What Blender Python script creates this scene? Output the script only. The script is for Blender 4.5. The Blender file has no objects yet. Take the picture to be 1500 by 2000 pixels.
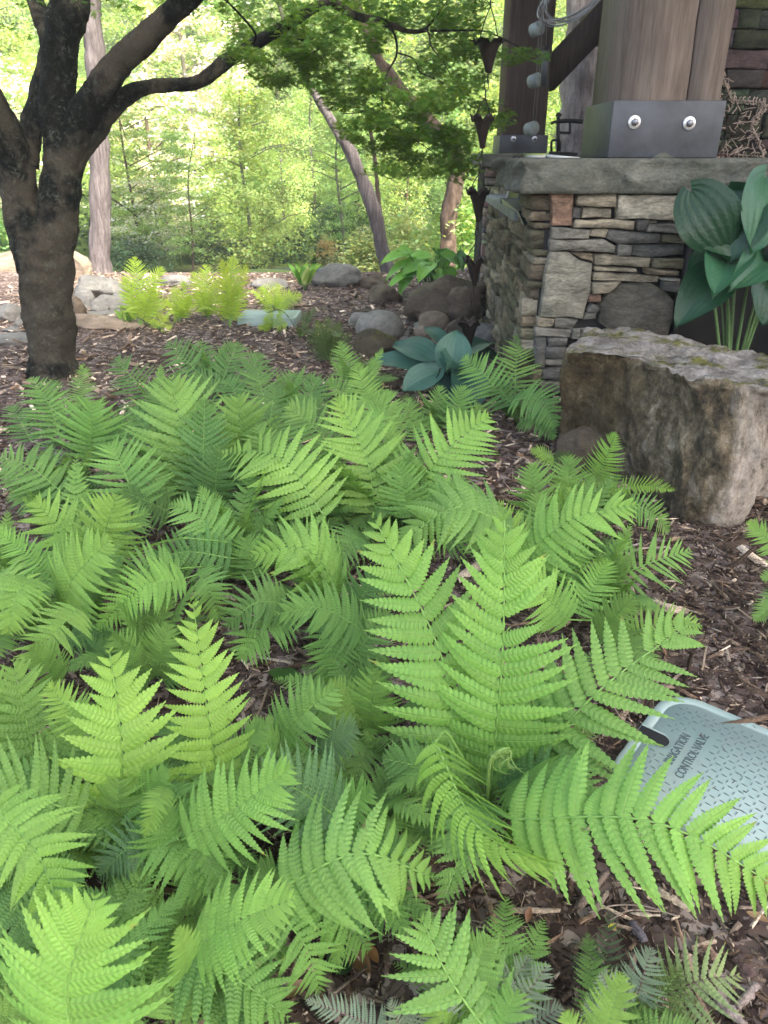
import bpy, bmesh, math, random
import numpy as np
from mathutils import Vector, noise

# ------------------------------------------------------------------ camera, sky, sun, exposure
SC = bpy.context.scene
H = 1.05
PITCH = math.radians(25.9)
FPX = 1444.0
cam_d = bpy.data.cameras.new('camera')
cam = bpy.data.objects.new('camera', cam_d)
SC.collection.objects.link(cam)
cam.location = (0, 0, H)
cam.rotation_euler = (math.pi/2 - PITCH, 0, 0)
cam_d.sensor_fit = 'VERTICAL'
cam_d.sensor_height = 36.0
cam_d.lens = 26.0
cam_d.clip_start = 0.02
cam_d.clip_end = 600
cam_d.dof.use_dof = True
cam_d.dof.focus_distance = 1.6
cam_d.dof.aperture_fstop = 11.0
SC.camera = cam

SUN_EL, SUN_AZ = math.radians(50), math.radians(142)      # azimuth measured from +Y (view) towards +X (right)
world = bpy.data.worlds.new('World')
SC.world = world
world.use_nodes = True
wn = world.node_tree.nodes; wl = world.node_tree.links
sky = wn.new('ShaderNodeTexSky')
sky.sky_type = 'NISHITA'
sky.sun_disc = False
sky.sun_elevation = SUN_EL
sky.sun_rotation = SUN_AZ
sky.air_density = 1.0
sky.dust_density = 4.0
sky.ozone_density = 1.0
wl.new(sky.outputs[0], wn['Background'].inputs[0])
wn['Background'].inputs[1].default_value = 0.15
sun_d = bpy.data.lights.new('sun', 'SUN')
sun_d.energy = 5.0
sun_d.angle = math.radians(12)
sun_d.color = (1.0, 0.95, 0.86)
sun = bpy.data.objects.new('sun', sun_d)
SC.collection.objects.link(sun)
sd = Vector((math.sin(SUN_AZ)*math.cos(SUN_EL), math.cos(SUN_AZ)*math.cos(SUN_EL), math.sin(SUN_EL)))
sun.rotation_euler = sd.to_track_quat('Z', 'Y').to_euler()
sun.location = sd*20
SC.view_settings.view_transform = 'Standard'
SC.view_settings.look = 'None'
SC.view_settings.exposure = 2.12
SC.view_settings.gamma = 1.0
SC.view_settings.use_curve_mapping = False
SC.render.engine = 'CYCLES'
SC.cycles.use_denoising = True
SC.cycles.max_bounces = 8
SC.cycles.diffuse_bounces = 4
SC.cycles.transparent_max_bounces = 8
SC.cycles.caustics_reflective = False
SC.cycles.caustics_refractive = False

HAZE = .004
SC.cycles.volume_bounces = 0
RND = random.Random(7)
NR = np.random.RandomState(7)

# ------------------------------------------------------------------ photograph geometry helpers
def ray(px, py):
    a = (px-750)/FPX; b = (py-1000)/FPX
    return np.array((a, math.cos(PITCH)-b*math.sin(PITCH), -math.sin(PITCH)-b*math.cos(PITCH)))
def PY(px, py, Y):
    r = ray(px, py); return np.array((0, 0, H)) + r*(Y/r[1])
def PZ(px, py, z=0.0):
    r = ray(px, py); return np.array((0, 0, H)) + r*((z-H)/r[2])
def depth(p):
    return p[1]*math.cos(PITCH) + (H-p[2])*math.sin(PITCH)
def unit(v):
    v = np.asarray(v, float); return v/max(1e-9, np.linalg.norm(v))

def sstep(a, b, x):
    t = np.clip((x-a)/(b-a), 0, 1); return t*t*(3-2*t)
def gz(x, y):
    """ground height"""
    z = 0.09*sstep(0.55, 1.0, x)*sstep(2.5, 3.1, y)
    z = z - 0.30*sstep(7.4, 9.0, y) - 0.35*sstep(9.0, 10.0, y)*sstep(-4, -2.5, x)
    z = z + 0.28*np.clip(y-13.0, 0, 60) + 0.10*np.clip(np.abs(x)-7, 0, 40)
    return z

# ------------------------------------------------------------------ object helpers
COL = SC.collection
def empty(name, loc, label, cat, group=None, rz=0):
    o = bpy.data.objects.new(name, None); COL.objects.link(o)
    o.location = loc; o.rotation_euler = (0, 0, rz)
    o.empty_display_size = 0.05
    return tag(o, label, cat, group)
def tag(o, label=None, cat=None, group=None, kind=None):
    if label: o['label'] = label
    if cat: o['category'] = cat
    if group: o['group'] = group
    if kind: o['kind'] = kind
    return o
def mesh_from(name, V, F, smooth=False, uv=None, col=None):
    """V (n,3); F: list of index arrays (k,m) or list of tuples."""
    me = bpy.data.meshes.new(name)
    V = np.asarray(V, np.float32)
    if isinstance(F, np.ndarray): F = [F]
    if len(F) and not isinstance(F[0], np.ndarray):
        tot = np.array([len(f) for f in F]); idx = np.array([i for f in F for i in f], np.int32)
    else:
        tot = np.concatenate([np.full(len(f), f.shape[1]) for f in F]); idx = np.concatenate([f.ravel() for f in F]).astype(np.int32)
    me.vertices.add(len(V)); me.vertices.foreach_set('co', V.ravel())
    me.loops.add(len(idx)); me.loops.foreach_set('vertex_index', idx)
    me.polygons.add(len(tot))
    st = np.concatenate([[0], np.cumsum(tot)[:-1]]).astype(np.int32)
    me.polygons.foreach_set('loop_start', st)
    if smooth: me.polygons.foreach_set('use_smooth', np.ones(len(tot), bool))
    me.update(calc_edges=True)
    if uv is not None:
        l = me.uv_layers.new(name='UVMap'); l.data.foreach_set('uv', np.asarray(uv, np.float32)[idx].ravel())
    if col is not None:
        a = me.color_attributes.new('Col', 'FLOAT_COLOR', 'POINT')
        c = np.ones((len(V), 4), np.float32); c[:, :3] = np.asarray(col, np.float32).reshape(len(V), -1); a.data.foreach_set('color', c.ravel())
    me.validate()
    return me
def link(name, me, mat, parent=None, loc=None, color=None):
    if mat is not None and not me.materials: me.materials.append(mat)
    o = bpy.data.objects.new(name, me); COL.objects.link(o)
    if parent is not None: o.parent = parent
    if loc is not None: o.location = loc
    if color is not None: o.color = (*color, 1)
    return o
def build(name, V, F, mat, parent=None, smooth=False, uv=None, col=None, color=None, own=True):
    """V in world coordinates; under a parent they become relative to it; a top-level mesh gets its origin at its base"""
    V = np.asarray(V, float)
    if parent is not None:
        base = np.array(world_loc(parent)); loc = None
    else:
        base = np.array((V[:, 0].mean(), V[:, 1].mean(), V[:, 2].min())) if own else np.zeros(3); loc = tuple(base)
    return link(name, mesh_from(name, V-base, F, smooth, uv, col), mat, parent, loc, color)
def world_loc(o):
    v = Vector((0, 0, 0))
    while o is not None:
        v = v + o.location; o = o.parent
    return v
def copy_child(o, parent):
    c = o.copy(); COL.objects.link(c); c.parent = parent
    return c

class MB:
    def __init__(s): s.v = []; s.f = []; s.n = 0; s.c = []
    def add(s, V, F, c=(1, 1, 1)):
        V = np.asarray(V, float); s.v.append(V); s.f += [tuple(int(i)+s.n for i in f) for f in F]; s.n += len(V)
        s.c.append(np.tile(np.array(c, float), (len(V), 1)))
        return s
    def build(s, name, mat, parent=None, smooth=False, color=None, own=True):
        return build(name, np.concatenate(s.v), s.f, mat, parent, smooth, None, np.concatenate(s.c), color, own)

def tube_geo(pts, rad, sides=8, cap=True, wob=0, seed=0):
    pts = np.asarray(pts, float); n = len(pts)
    rad = np.broadcast_to(np.asarray(rad, float), (n,))
    T = np.gradient(pts, axis=0); T /= np.linalg.norm(T, axis=1)[:, None]+1e-12
    ref = np.array((0.3, 0.1, 1.0)) if abs(T[0][2]) < .9 else np.array((1.0, .2, 0))
    A = unit(np.cross(T[0], ref)); V = []
    rs = np.random.RandomState(seed)
    ph = rs.rand(4)*6
    for i in range(n):
        A = unit(A - T[i]*np.dot(A, T[i])); B = np.cross(T[i], A)
        for k in range(sides):
            a = 2*math.pi*k/sides
            w = 1 + wob*(math.sin(3*a+ph[0]+i*.35)*.5+math.sin(5*a+ph[1]-i*.6)*.3+math.sin(2*a+ph[2]+i*.9)*.5)
            V.append(pts[i] + rad[i]*w*(math.cos(a)*A+math.sin(a)*B))
    F = []
    for i in range(n-1):
        for k in range(sides):
            k2 = (k+1) % sides
            F.append((i*sides+k, i*sides+k2, (i+1)*sides+k2, (i+1)*sides+k))
    if cap:
        F.append(tuple(range(sides))[::-1]); F.append(tuple((n-1)*sides+k for k in range(sides)))
    return np.array(V), F
def spline(ctrl, n):
    """Catmull-Rom through the control rows (any dimension)"""
    c = np.asarray(ctrl, float)
    p = np.vstack([2*c[0]-c[1], c, 2*c[-1]-c[-2]])
    out = []; m = len(c)-1
    for u in np.linspace(0, m-1e-6, n):
        i = int(u); t = u-i
        a, b, cc, d = p[i], p[i+1], p[i+2], p[i+3]
        out.append(.5*((2*b)+(-a+cc)*t+(2*a-5*b+4*cc-d)*t*t+(-a+3*b-3*cc+d)*t**3))
    return np.array(out)
def box_geo(c0, c1, taper=0):
    x0, y0, z0 = c0; x1, y1, z1 = c1
    V = [(x0,y0,z0),(x1,y0,z0),(x1,y1,z0),(x0,y1,z0),(x0,y0,z1),(x1,y0,z1),(x1,y1,z1),(x0,y1,z1)]
    return np.array(V, float), [(0,3,2,1),(4,5,6,7),(0,1,5,4),(1,2,6,5),(2,3,7,6),(3,0,4,7)]
def bevel_box(name, c0, c1, mat, parent, bev=.006, seg=2, color=None):
    bm = bmesh.new(); V, F = box_geo(c0, c1)
    vs = [bm.verts.new(v) for v in V]
    for f in F: bm.faces.new([vs[i] for i in f])
    bmesh.ops.bevel(bm, geom=bm.edges[:], offset=bev, segments=seg, affect='EDGES', profile=.6)
    V = np.array([v.co[:] for v in bm.verts]); bm.verts.index_update()
    F = [tuple(v.index for v in f.verts) for f in bm.faces]; bm.free()
    return build(name, V, F, mat, parent, color=color)
def fbm(p, s, o=4):
    return noise.fractal(Vector(p)*s, 1.0, 2.1, o)

# ------------------------------------------------------------------ materials
def new_mat(name):
    m = bpy.data.materials.new(name); m.use_nodes = True
    nt = m.node_tree; b = nt.nodes['Principled BSDF']
    return m, nt, b
def N(nt, t, **kw):
    n = nt.nodes.new(t)
    for k, v in kw.items():
        if k.startswith('i_'):
            n.inputs[int(k[2:]) if k[2:].isdigit() else k[2:]].default_value = v
        else: setattr(n, k, v)
    return n
def L(nt, a, b): nt.links.new(a, b)
def ramp(nt, fac, stops):
    r = nt.nodes.new('ShaderNodeValToRGB'); e = r.color_ramp.elements
    while len(e) < len(stops): e.new(.5)
    for k, (p, c) in enumerate(stops):
        e[k].position = p; e[k].color = (*c, 1) if len(c) == 3 else c
    L(nt, fac, r.inputs[0]); return r.outputs[0]
def mixc(nt, fac, a, b, mode='MIX'):
    m = nt.nodes.new('ShaderNodeMix'); m.data_type = 'RGBA'; m.blend_type = mode
    if hasattr(fac, 'is_linked') or hasattr(fac, 'links'): L(nt, fac, m.inputs[0])
    else: m.inputs[0].default_value = fac
    for s, v in ((6, a), (7, b)):
        if isinstance(v, tuple): m.inputs[s].default_value = (*v, 1) if len(v) == 3 else v
        else: L(nt, v, m.inputs[s])
    return m.outputs[2]
def math_(nt, op, a, b=None, c=None, clamp=False):
    m = nt.nodes.new('ShaderNodeMath'); m.operation = op; m.use_clamp = clamp
    for i, v in enumerate((a, b, c)):
        if v is None: continue
        if isinstance(v, (int, float)): m.inputs[i].default_value = v
        else: L(nt, v, m.inputs[i])
    return m.outputs[0]
def pos(nt, scale=(1, 1, 1), rot=(0, 0, 0)):
    g = nt.nodes.new('ShaderNodeNewGeometry'); mp = nt.nodes.new('ShaderNodeMapping')
    mp.inputs['Scale'].default_value = scale; mp.inputs['Rotation'].default_value = rot
    L(nt, g.outputs['Position'], mp.inputs[0]); return mp.outputs[0]
def tex_noise(nt, vec, scale, detail=6, rough=.6, dist=0):
    n = nt.nodes.new('ShaderNodeTexNoise'); n.inputs['Scale'].default_value = scale; n.inputs['Detail'].default_value = detail
    n.inputs['Roughness'].default_value = rough; n.inputs['Distortion'].default_value = dist
    L(nt, vec, n.inputs['Vector']); return n.outputs['Fac']
def bump(nt, h, strength, dist, b, prev=None):
    n = nt.nodes.new('ShaderNodeBump'); n.inputs['Strength'].default_value = strength; n.inputs['Distance'].default_value = dist
    L(nt, h, n.inputs['Height'])
    if prev is not None: L(nt, prev, n.inputs['Normal'])
    L(nt, n.outputs[0], b.inputs['Normal']); return n.outputs[0]

def leaf_material(name, trans=.35, rough=.5, spec=.3, veins=False, usecol=True, tw=(1.25, 1.15, .55), big=6):
    m, nt, b = new_mat(name)
    oi = nt.nodes.new('ShaderNodeObjectInfo')
    col = oi.outputs['Color']
    if usecol:
        at = nt.nodes.new('ShaderNodeVertexColor'); at.layer_name = 'Col'
        col = mixc(nt, 1.0, col, at.outputs[0], 'MULTIPLY')
    p = pos(nt)
    v = ramp(nt, tex_noise(nt, p, big, 4), [(.3, (.78, .84, .8)), (.7, (1.18, 1.1, 1.05))])
    col = mixc(nt, 1.0, col, v, 'MULTIPLY')
    v2 = ramp(nt, tex_noise(nt, p, 90, 3), [(.3, (.9, .92, .9)), (.7, (1.08, 1.06, 1.05))])
    col = mixc(nt, 1.0, col, v2, 'MULTIPLY')
    if veins:
        uv = nt.nodes.new('ShaderNodeUVMap'); sx = nt.nodes.new('ShaderNodeSeparateXYZ'); L(nt, uv.outputs[0], sx.inputs[0])
        u = math_(nt, 'ABSOLUTE', sx.outputs[0])
        mid = math_(nt, 'SUBTRACT', 1, math_(nt, 'DIVIDE', u, .07), clamp=True)            # costa
        vv = math_(nt, 'FRACT', math_(nt, 'SUBTRACT', sx.outputs[1], math_(nt, 'MULTIPLY', u, .55)))
        lob = math_(nt, 'ABSOLUTE', math_(nt, 'SUBTRACT', vv, .5))                          # 0 at a lobe's midvein
        lv = math_(nt, 'SUBTRACT', 1, math_(nt, 'DIVIDE', lob, .10), clamp=True)
        col = mixc(nt, math_(nt, 'MULTIPLY', lv, .22), col, (.34, .52, .14))
        col = mixc(nt, math_(nt, 'MULTIPLY', mid, .55), col, (.36, .52, .16))
        fine = math_(nt, 'SINE', math_(nt, 'MULTIPLY', math_(nt, 'ADD', sx.outputs[1], u), 38))
        h = math_(nt, 'SUBTRACT', math_(nt, 'MULTIPLY', lob, -1.0), math_(nt, 'MULTIPLY', mid, .5))
        h = math_(nt, 'ADD', h, math_(nt, 'MULTIPLY', fine, .03))
        bump(nt, h, .65, .004, b)
        sp = ramp(nt, tex_noise(nt, p, 55, 2, .5), [(.70, (0, 0, 0)), (.74, (1, 1, 1))]); sp2 = ramp(nt, tex_noise(nt, p, 5, 3, .5), [(.5, (0, 0, 0)), (.62, (1, 1, 1))])
        col = mixc(nt, math_(nt, 'MULTIPLY', math_(nt, 'MULTIPLY', sp, sp2), .75), col, (.10, .07, .02))
        yl = ramp(nt, tex_noise(nt, p, 12, 4, .6), [(.55, (0, 0, 0)), (.75, (1, 1, 1))]); col = mixc(nt, math_(nt, 'MULTIPLY', yl, .18), col, (.28, .42, .07))
    L(nt, col, b.inputs['Base Color'])
    b.inputs['Roughness'].default_value = rough
    b.inputs['Specular IOR Level'].default_value = spec
    t = nt.nodes.new('ShaderNodeBsdfTranslucent')
    L(nt, mixc(nt, 1.0, col, tw, 'MULTIPLY'), t.inputs[0])
    mx = nt.nodes.new('ShaderNodeMixShader'); mx.inputs[0].default_value = trans
    L(nt, b.outputs[0], mx.inputs[1]); L(nt, t.outputs[0], mx.inputs[2])
    L(nt, mx.outputs[0], nt.nodes['Material Output'].inputs[0])
    return m

M = {}
M['frond'] = leaf_material('fern_frond', .36, .46, .4, veins=True)
M['leaf'] = leaf_material('tree_leaf', .45, .55, .3, big=.8)
M['maple_leaf'] = leaf_material('maple_leaf', .5, .5, .3, big=3)
def add_pucker(m):
    nt = m.node_tree; b = nt.nodes['Principled BSDF']
    v = nt.nodes.new('ShaderNodeTexVoronoi'); v.inputs['Scale'].default_value = 95; v.feature = 'SMOOTH_F1'; L(nt, pos(nt), v.inputs[0]); bump(nt, v.outputs['Distance'], .35, .004, b); return m
M['hosta'] = leaf_material('hosta_leaf', .22, .42, .4, big=9, tw=(1.1, 1.25, .6))

M['hosta_big'] = add_pucker(leaf_material('puckered_hosta_leaf', .2, .42, .42, big=9, tw=(1.1, 1.25, .6)))

def stem_mat():
    m, nt, b = new_mat('green_stem'); oi = nt.nodes.new('ShaderNodeObjectInfo')
    L(nt, mixc(nt, 1.0, oi.outputs['Color'], ramp(nt, tex_noise(nt, pos(nt), 60), [(.3, (.75, .75, .7)), (.7, (1.2, 1.15, 1.1))]), 'MULTIPLY'), b.inputs['Base Color'])
    b.inputs['Roughness'].default_value = .5; return m
M['stem'] = stem_mat()

def rock_mat(name, c1, c2, c3, scale=3, stretch=(1, 1, 1), rot=(0, 0, 0), moss=0, lichen=0, rough=.85, bmp=.5, streak=0, streakcol=(.02, .018, .014), mossup=True):
    m, nt, b = new_mat(name)
    p = pos(nt, stretch, rot)
    n1 = tex_noise(nt, p, scale, 8, .65, .4)
    n2 = tex_noise(nt, p, scale*7, 8, .7)
    n3 = tex_noise(nt, p, scale*45, 5, .6)
    col = ramp(nt, n1, [(.28, c1), (.5, c2), (.74, c3)])
    col = mixc(nt, 1.0, col, ramp(nt, n2, [(.25, (.5, .5, .5)), (.5, (1, 1, 1)), (.8, (1.35, 1.3, 1.25))]), 'MULTIPLY')
    col = mixc(nt, 1.0, col, ramp(nt, n3, [(.3, (.72, .72, .72)), (.7, (1.2, 1.2, 1.2))]), 'MULTIPLY')
    if streak:
        ps = pos(nt, (6, 6, 1.3))
        s = ramp(nt, tex_noise(nt, ps, 1.6, 7, .6, .8), [(.5, (0, 0, 0)), (.64, (1, 1, 1))])
        col = mixc(nt, math_(nt, 'MULTIPLY', s, streak), col, streakcol)
    if lichen:
        v = nt.nodes.new('ShaderNodeTexVoronoi'); v.inputs['Scale'].default_value = scale*9
        w = mixc(nt, .5, pos(nt), pos(nt)); 
        L(nt, pos(nt), v.inputs[0])
        lm = math_(nt, 'MULTIPLY', ramp(nt, v.outputs['Distance'], [(.25, (1, 1, 1)), (.42, (0, 0, 0))]),
                   ramp(nt, tex_noise(nt, pos(nt), scale*2.3, 6, .7), [(.52, (0, 0, 0)), (.6, (1, 1, 1))]))
        col = mixc(nt, math_(nt, 'MULTIPLY', lm, lichen), col, (.42, .44, .36))
    if moss:
        g = nt.nodes.new('ShaderNodeNewGeometry'); sx = nt.nodes.new('ShaderNodeSeparateXYZ'); L(nt, g.outputs['Normal'], sx.inputs[0])
        up = ramp(nt, sx.outputs[2], [(.3, (0, 0, 0)), (.8, (1, 1, 1))]) if mossup else 1.0
        mm = math_(nt, 'MULTIPLY', up, ramp(nt, tex_noise(nt, pos(nt), 5.5, 7, .7), [(.53, (0, 0, 0)), (.62, (1, 1, 1))]))
        col = mixc(nt, math_(nt, 'MULTIPLY', mm, moss), col, ramp(nt, n3, [(.3, (.045, .055, .01)), (.7, (.16, .17, .03))]))
    L(nt, col, b.inputs['Base Color'])
    b.inputs['Roughness'].default_value = rough; b.inputs['Specular IOR Level'].default_value = .25
    pr = bump(nt, n2, bmp, .03, b)
    bump(nt, n3, bmp*.8, .006, b, pr)
    return m
M['rock_tan'] = rock_mat('tan_rock', (0.105, 0.075, 0.053), (0.247, 0.188, 0.135), (0.375, 0.315, 0.247), 2.2, (1, 1, 2.5))
M['rock_grey'] = rock_mat('grey_rock', (0.099, 0.093, 0.081), (0.186, 0.174, 0.155), (0.260, 0.248, 0.223), 3)
M['rock_brown'] = rock_mat('brown_rock', (0.043, 0.031, 0.022), (0.105, 0.077, 0.053), (0.186, 0.143, 0.099), 2.6, (1, 1, 2.2), moss=.3)
M['cobble'] = rock_mat('river_stone', (0.161, 0.149, 0.124), (0.236, 0.217, 0.186), (0.298, 0.279, 0.248), 4, bmp=.15, rough=.7)
M['rock_mossy'] = rock_mat('mossy_rock', (0.030, 0.027, 0.018), (0.072, 0.060, 0.036), (0.120, 0.102, 0.066), 5, moss=1)
M['slab'] = rock_mat('counter_stone', (.075, .08, .06), (.145, .145, .115), (.25, .245, .20), 7, (1, 1, 1.8), bmp=.7, rough=.75)
M['ground'] = None

def stone_mat():
    m, nt, b = new_mat('wall_stone'); oi = nt.nodes.new('ShaderNodeObjectInfo')
    p = pos(nt, (1, 1, 2.6))
    n1 = tex_noise(nt, p, 9, 7, .65, .5); n3 = tex_noise(nt, p, 55, 6, .65)
    col = mixc(nt, 1.0, oi.outputs['Color'], ramp(nt, n1, [(.30, (.36, .34, .30)), (.5, (.85, .83, .78)), (.70, (1.35, 1.3, 1.2))]), 'MULTIPLY')
    col = mixc(nt, 1.0, col, ramp(nt, n3, [(.3, (.6, .6, .6)), (.7, (1.25, 1.25, 1.22))]), 'MULTIPLY')
    L(nt, col, b.inputs['Base Color']); b.inputs['Roughness'].default_value = .85; b.inputs['Specular IOR Level'].default_value = .25
    pr = bump(nt, n1, .9, .02, b); bump(nt, n3, .9, .006, b, pr); return m
M['stone'] = stone_mat()

def bark_mat(name, dark, mid, light, sc=14, stretch=(1, 1, .22), lichen=0, lcol=(.33, .35, .27), crack=.8, patch=None):
    m, nt, b = new_mat(name)
    p = pos(nt, stretch)
    n1 = tex_noise(nt, p, sc, 8, .7, .6); n2 = tex_noise(nt, p, sc*5, 6, .7)
    col = ramp(nt, n1, [(.3, dark), (.5, mid), (.72, light)])
    col = mixc(nt, 1.0, col, ramp(nt, n2, [(.3, (.6, .6, .6)), (.7, (1.3, 1.3, 1.3))]), 'MULTIPLY')
    if patch:
        pm = ramp(nt, tex_noise(nt, pos(nt, (1, 1, .7)), 3.1, 5, .6, .3), [(.48, (0, 0, 0)), (.56, (1, 1, 1))])
        col = mixc(nt, math_(nt, 'MULTIPLY', pm, patch[1]), col, mixc(nt, 1.0, patch[0], ramp(nt, n2, [(.3, (.7, .7, .7)), (.7, (1.2, 1.2, 1.2))]), 'MULTIPLY'))
    if lichen:
        lm = ramp(nt, tex_noise(nt, pos(nt), 42, 8, .8, .5), [(.53, (0, 0, 0)), (.60, (1, 1, 1))])
        lm2 = ramp(nt, tex_noise(nt, pos(nt), 5, 3, .6), [(.42, (0, 0, 0)), (.6, (1, 1, 1))])
        col = mixc(nt, math_(nt, 'MULTIPLY', math_(nt, 'MULTIPLY', lm, lm2), lichen), col, lcol)
    L(nt, col, b.inputs['Base Color']); b.inputs['Roughness'].default_value = .9; b.inputs['Specular IOR Level'].default_value = .15
    pr = bump(nt, n1, crack, .02, b); bump(nt, n2, crack, .006, b, pr); return m
M['maple_bark'] = bark_mat('maple_bark', (.004, .0043, .003), (.010, .0105, .0075), (.030, .029, .021), 22, (1, 1, .8), lichen=.8, lcol=(.115, .125, .092), crack=1.0, patch=((.098, .080, .056), .7))
M['grey_bark'] = bark_mat('grey_bark', (.05, .042, .04), (.135, .112, .108), (.25, .22, .21), 30, (1, 1, .09))
M['light_bark'] = bark_mat('light_bark', (.12, .105, .10), (.30, .26, .25), (.48, .43, .42), 26, (1, 1, .2))
M['brown_bark'] = bark_mat('brown_bark', (.05, .035, .025), (.14, .095, .07), (.24, .17, .13), 20, (1, 1, .2))
M['thin_bark'] = bark_mat('young_bark', (.10, .10, .07), (.2, .19, .14), (.34, .33, .27), 30, (1, 1, .4))

def wood_mat(name, a, c, d, stretch=(9, 9, .7)):
    m, nt, b = new_mat(name); p = pos(nt, stretch)
    n1 = tex_noise(nt, p, 7, 8, .6, .15); n2 = tex_noise(nt, pos(nt, (40, 40, 1.5)), 8, 6, .65); n3 = tex_noise(nt, pos(nt), 2.5, 4)
    col = ramp(nt, n1, [(.25, a), (.5, c), (.75, d)])
    col = mixc(nt, 1.0, col, ramp(nt, n2, [(.3, (.85, .85, .85)), (.7, (1.1, 1.1, 1.1))]), 'MULTIPLY')
    col = mixc(nt, 1.0, col, ramp(nt, n3, [(.3, (.8, .8, .8)), (.7, (1.15, 1.15, 1.15))]), 'MULTIPLY')
    L(nt, col, b.inputs['Base Color']); b.inputs['Roughness'].default_value = .75; b.inputs['Specular IOR Level'].default_value = .2
    bump(nt, n2, .35, .003, b); return m
M['timber'] = wood_mat('weathered_timber', (.095, .072, .056), (.150, .117, .094), (.205, .165, .138))
M['timber_dark'] = wood_mat('stained_timber', (.028, .018, .013), (.058, .038, .028), (.09, .062, .047))

def plain(name, c, rough=.5, metal=0, var=.15, scale=12, bmp=.1, spec=.4):
    m, nt, b = new_mat(name); n = tex_noise(nt, pos(nt), scale, 6, .65)
    lo = tuple(x*(1-var) for x in c); hi = tuple(min(1, x*(1+var)) for x in c)
    L(nt, ramp(nt, n, [(.3, lo), (.7, hi)]), b.inputs['Base Color'])
    b.inputs['Roughness'].default_value = rough; b.inputs['Metallic'].default_value = metal; b.inputs['Specular IOR Level'].default_value = spec
    bump(nt, n, bmp, .002, b); return m
M['boot_steel'] = plain('painted_steel', (.062, .065, .074), .48, .1, .5, 4, .25)
M['washer'] = plain('galvanised_washer', (.62, .62, .62), .35, .7)
M['bolt'] = plain('bolt_head', (.20, .20, .22), .35, .8)
M['copper'] = plain('aged_copper', (.030, .021, .017), .45, .6, .4, 30)
M['iron'] = plain('wrought_iron', (.02, .018, .018), .5, .6)
M['wire'] = plain('cord', (.12, .11, .10), .6)
M['pale_ceramic'] = plain('pale_ceramic', (.20, .225, .215), .5, 0, .1)
M['green_plastic'] = None
M['twig'] = plain('peeled_twig', (.34, .26, .21), .8, 0, .45, 25)
M['twig_shaded'] = plain('shaded_twig', (.035, .022, .017), .85, 0, .4, 25)  # for twigs deep in the star, shade put into the colour
M['steel'] = plain('brushed_steel', (.35, .35, .36), .35, .8, .1)
M['tray'] = plain('grey_tray', (.20, .20, .21), .45, .5, .15)
M['brass'] = plain('sage_glass', (.34, .40, .16), .25)
M['black'] = plain('shade_black', (.010, .010, .010), .8)  # stands for shade in the post crack, lid slot and tray front
M['paper'] = plain('paper', (.6, .6, .58), .8)
M['cover'] = plain('lime_cover', (.42, .52, .12), .6)
M['mortar'] = plain('deep_mortar', (.02, .018, .016), .95)
M['flagstone'] = plain('bluestone', (.16, .17, .19), .6, 0, .2, 8)

def plastic_mat():
    m, nt, b = new_mat('green_plastic'); n = tex_noise(nt, pos(nt), 14, 7, .7); n2 = tex_noise(nt, pos(nt), 220, 3, .6)
    col = ramp(nt, n, [(.3, (.27, .355, .325)), (.5, (.31, .395, .365)), (.7, (.35, .425, .395))])
    d = ramp(nt, tex_noise(nt, pos(nt), 40, 8, .8), [(.62, (0, 0, 0)), (.72, (1, 1, 1))])
    col = mixc(nt, math_(nt, 'MULTIPLY', d, .6), col, (.14, .12, .09))
    d2 = ramp(nt, tex_noise(nt, pos(nt), 7, 6, .8), [(.45, (0, 0, 0)), (.7, (1, 1, 1))])
    col = mixc(nt, math_(nt, 'MULTIPLY', d2, .35), col, (.20, .19, .15))
    L(nt, col, b.inputs['Base Color']); b.inputs['Roughness'].default_value = .42; b.inputs['Specular IOR Level'].default_value = .4
    bump(nt, n2, .12, .001, b); return m
M['green_plastic'] = plastic_mat()

def chip_mat():
    m, nt, b = new_mat('bark_mulch_chip'); at = nt.nodes.new('ShaderNodeVertexColor'); at.layer_name = 'Col'
    n = tex_noise(nt, pos(nt), 210, 5, .75)
    L(nt, mixc(nt, 1.0, at.outputs[0], ramp(nt, n, [(.32, (.38, .36, .35)), (.5, (.95, .95, .95)), (.68, (1.7, 1.65, 1.6))]), 'MULTIPLY'), b.inputs['Base Color'])
    b.inputs['Roughness'].default_value = .9; b.inputs['Specular IOR Level'].default_value = .15
    bump(nt, n, .9, .003, b); return m
M['chip'] = chip_mat()

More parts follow.
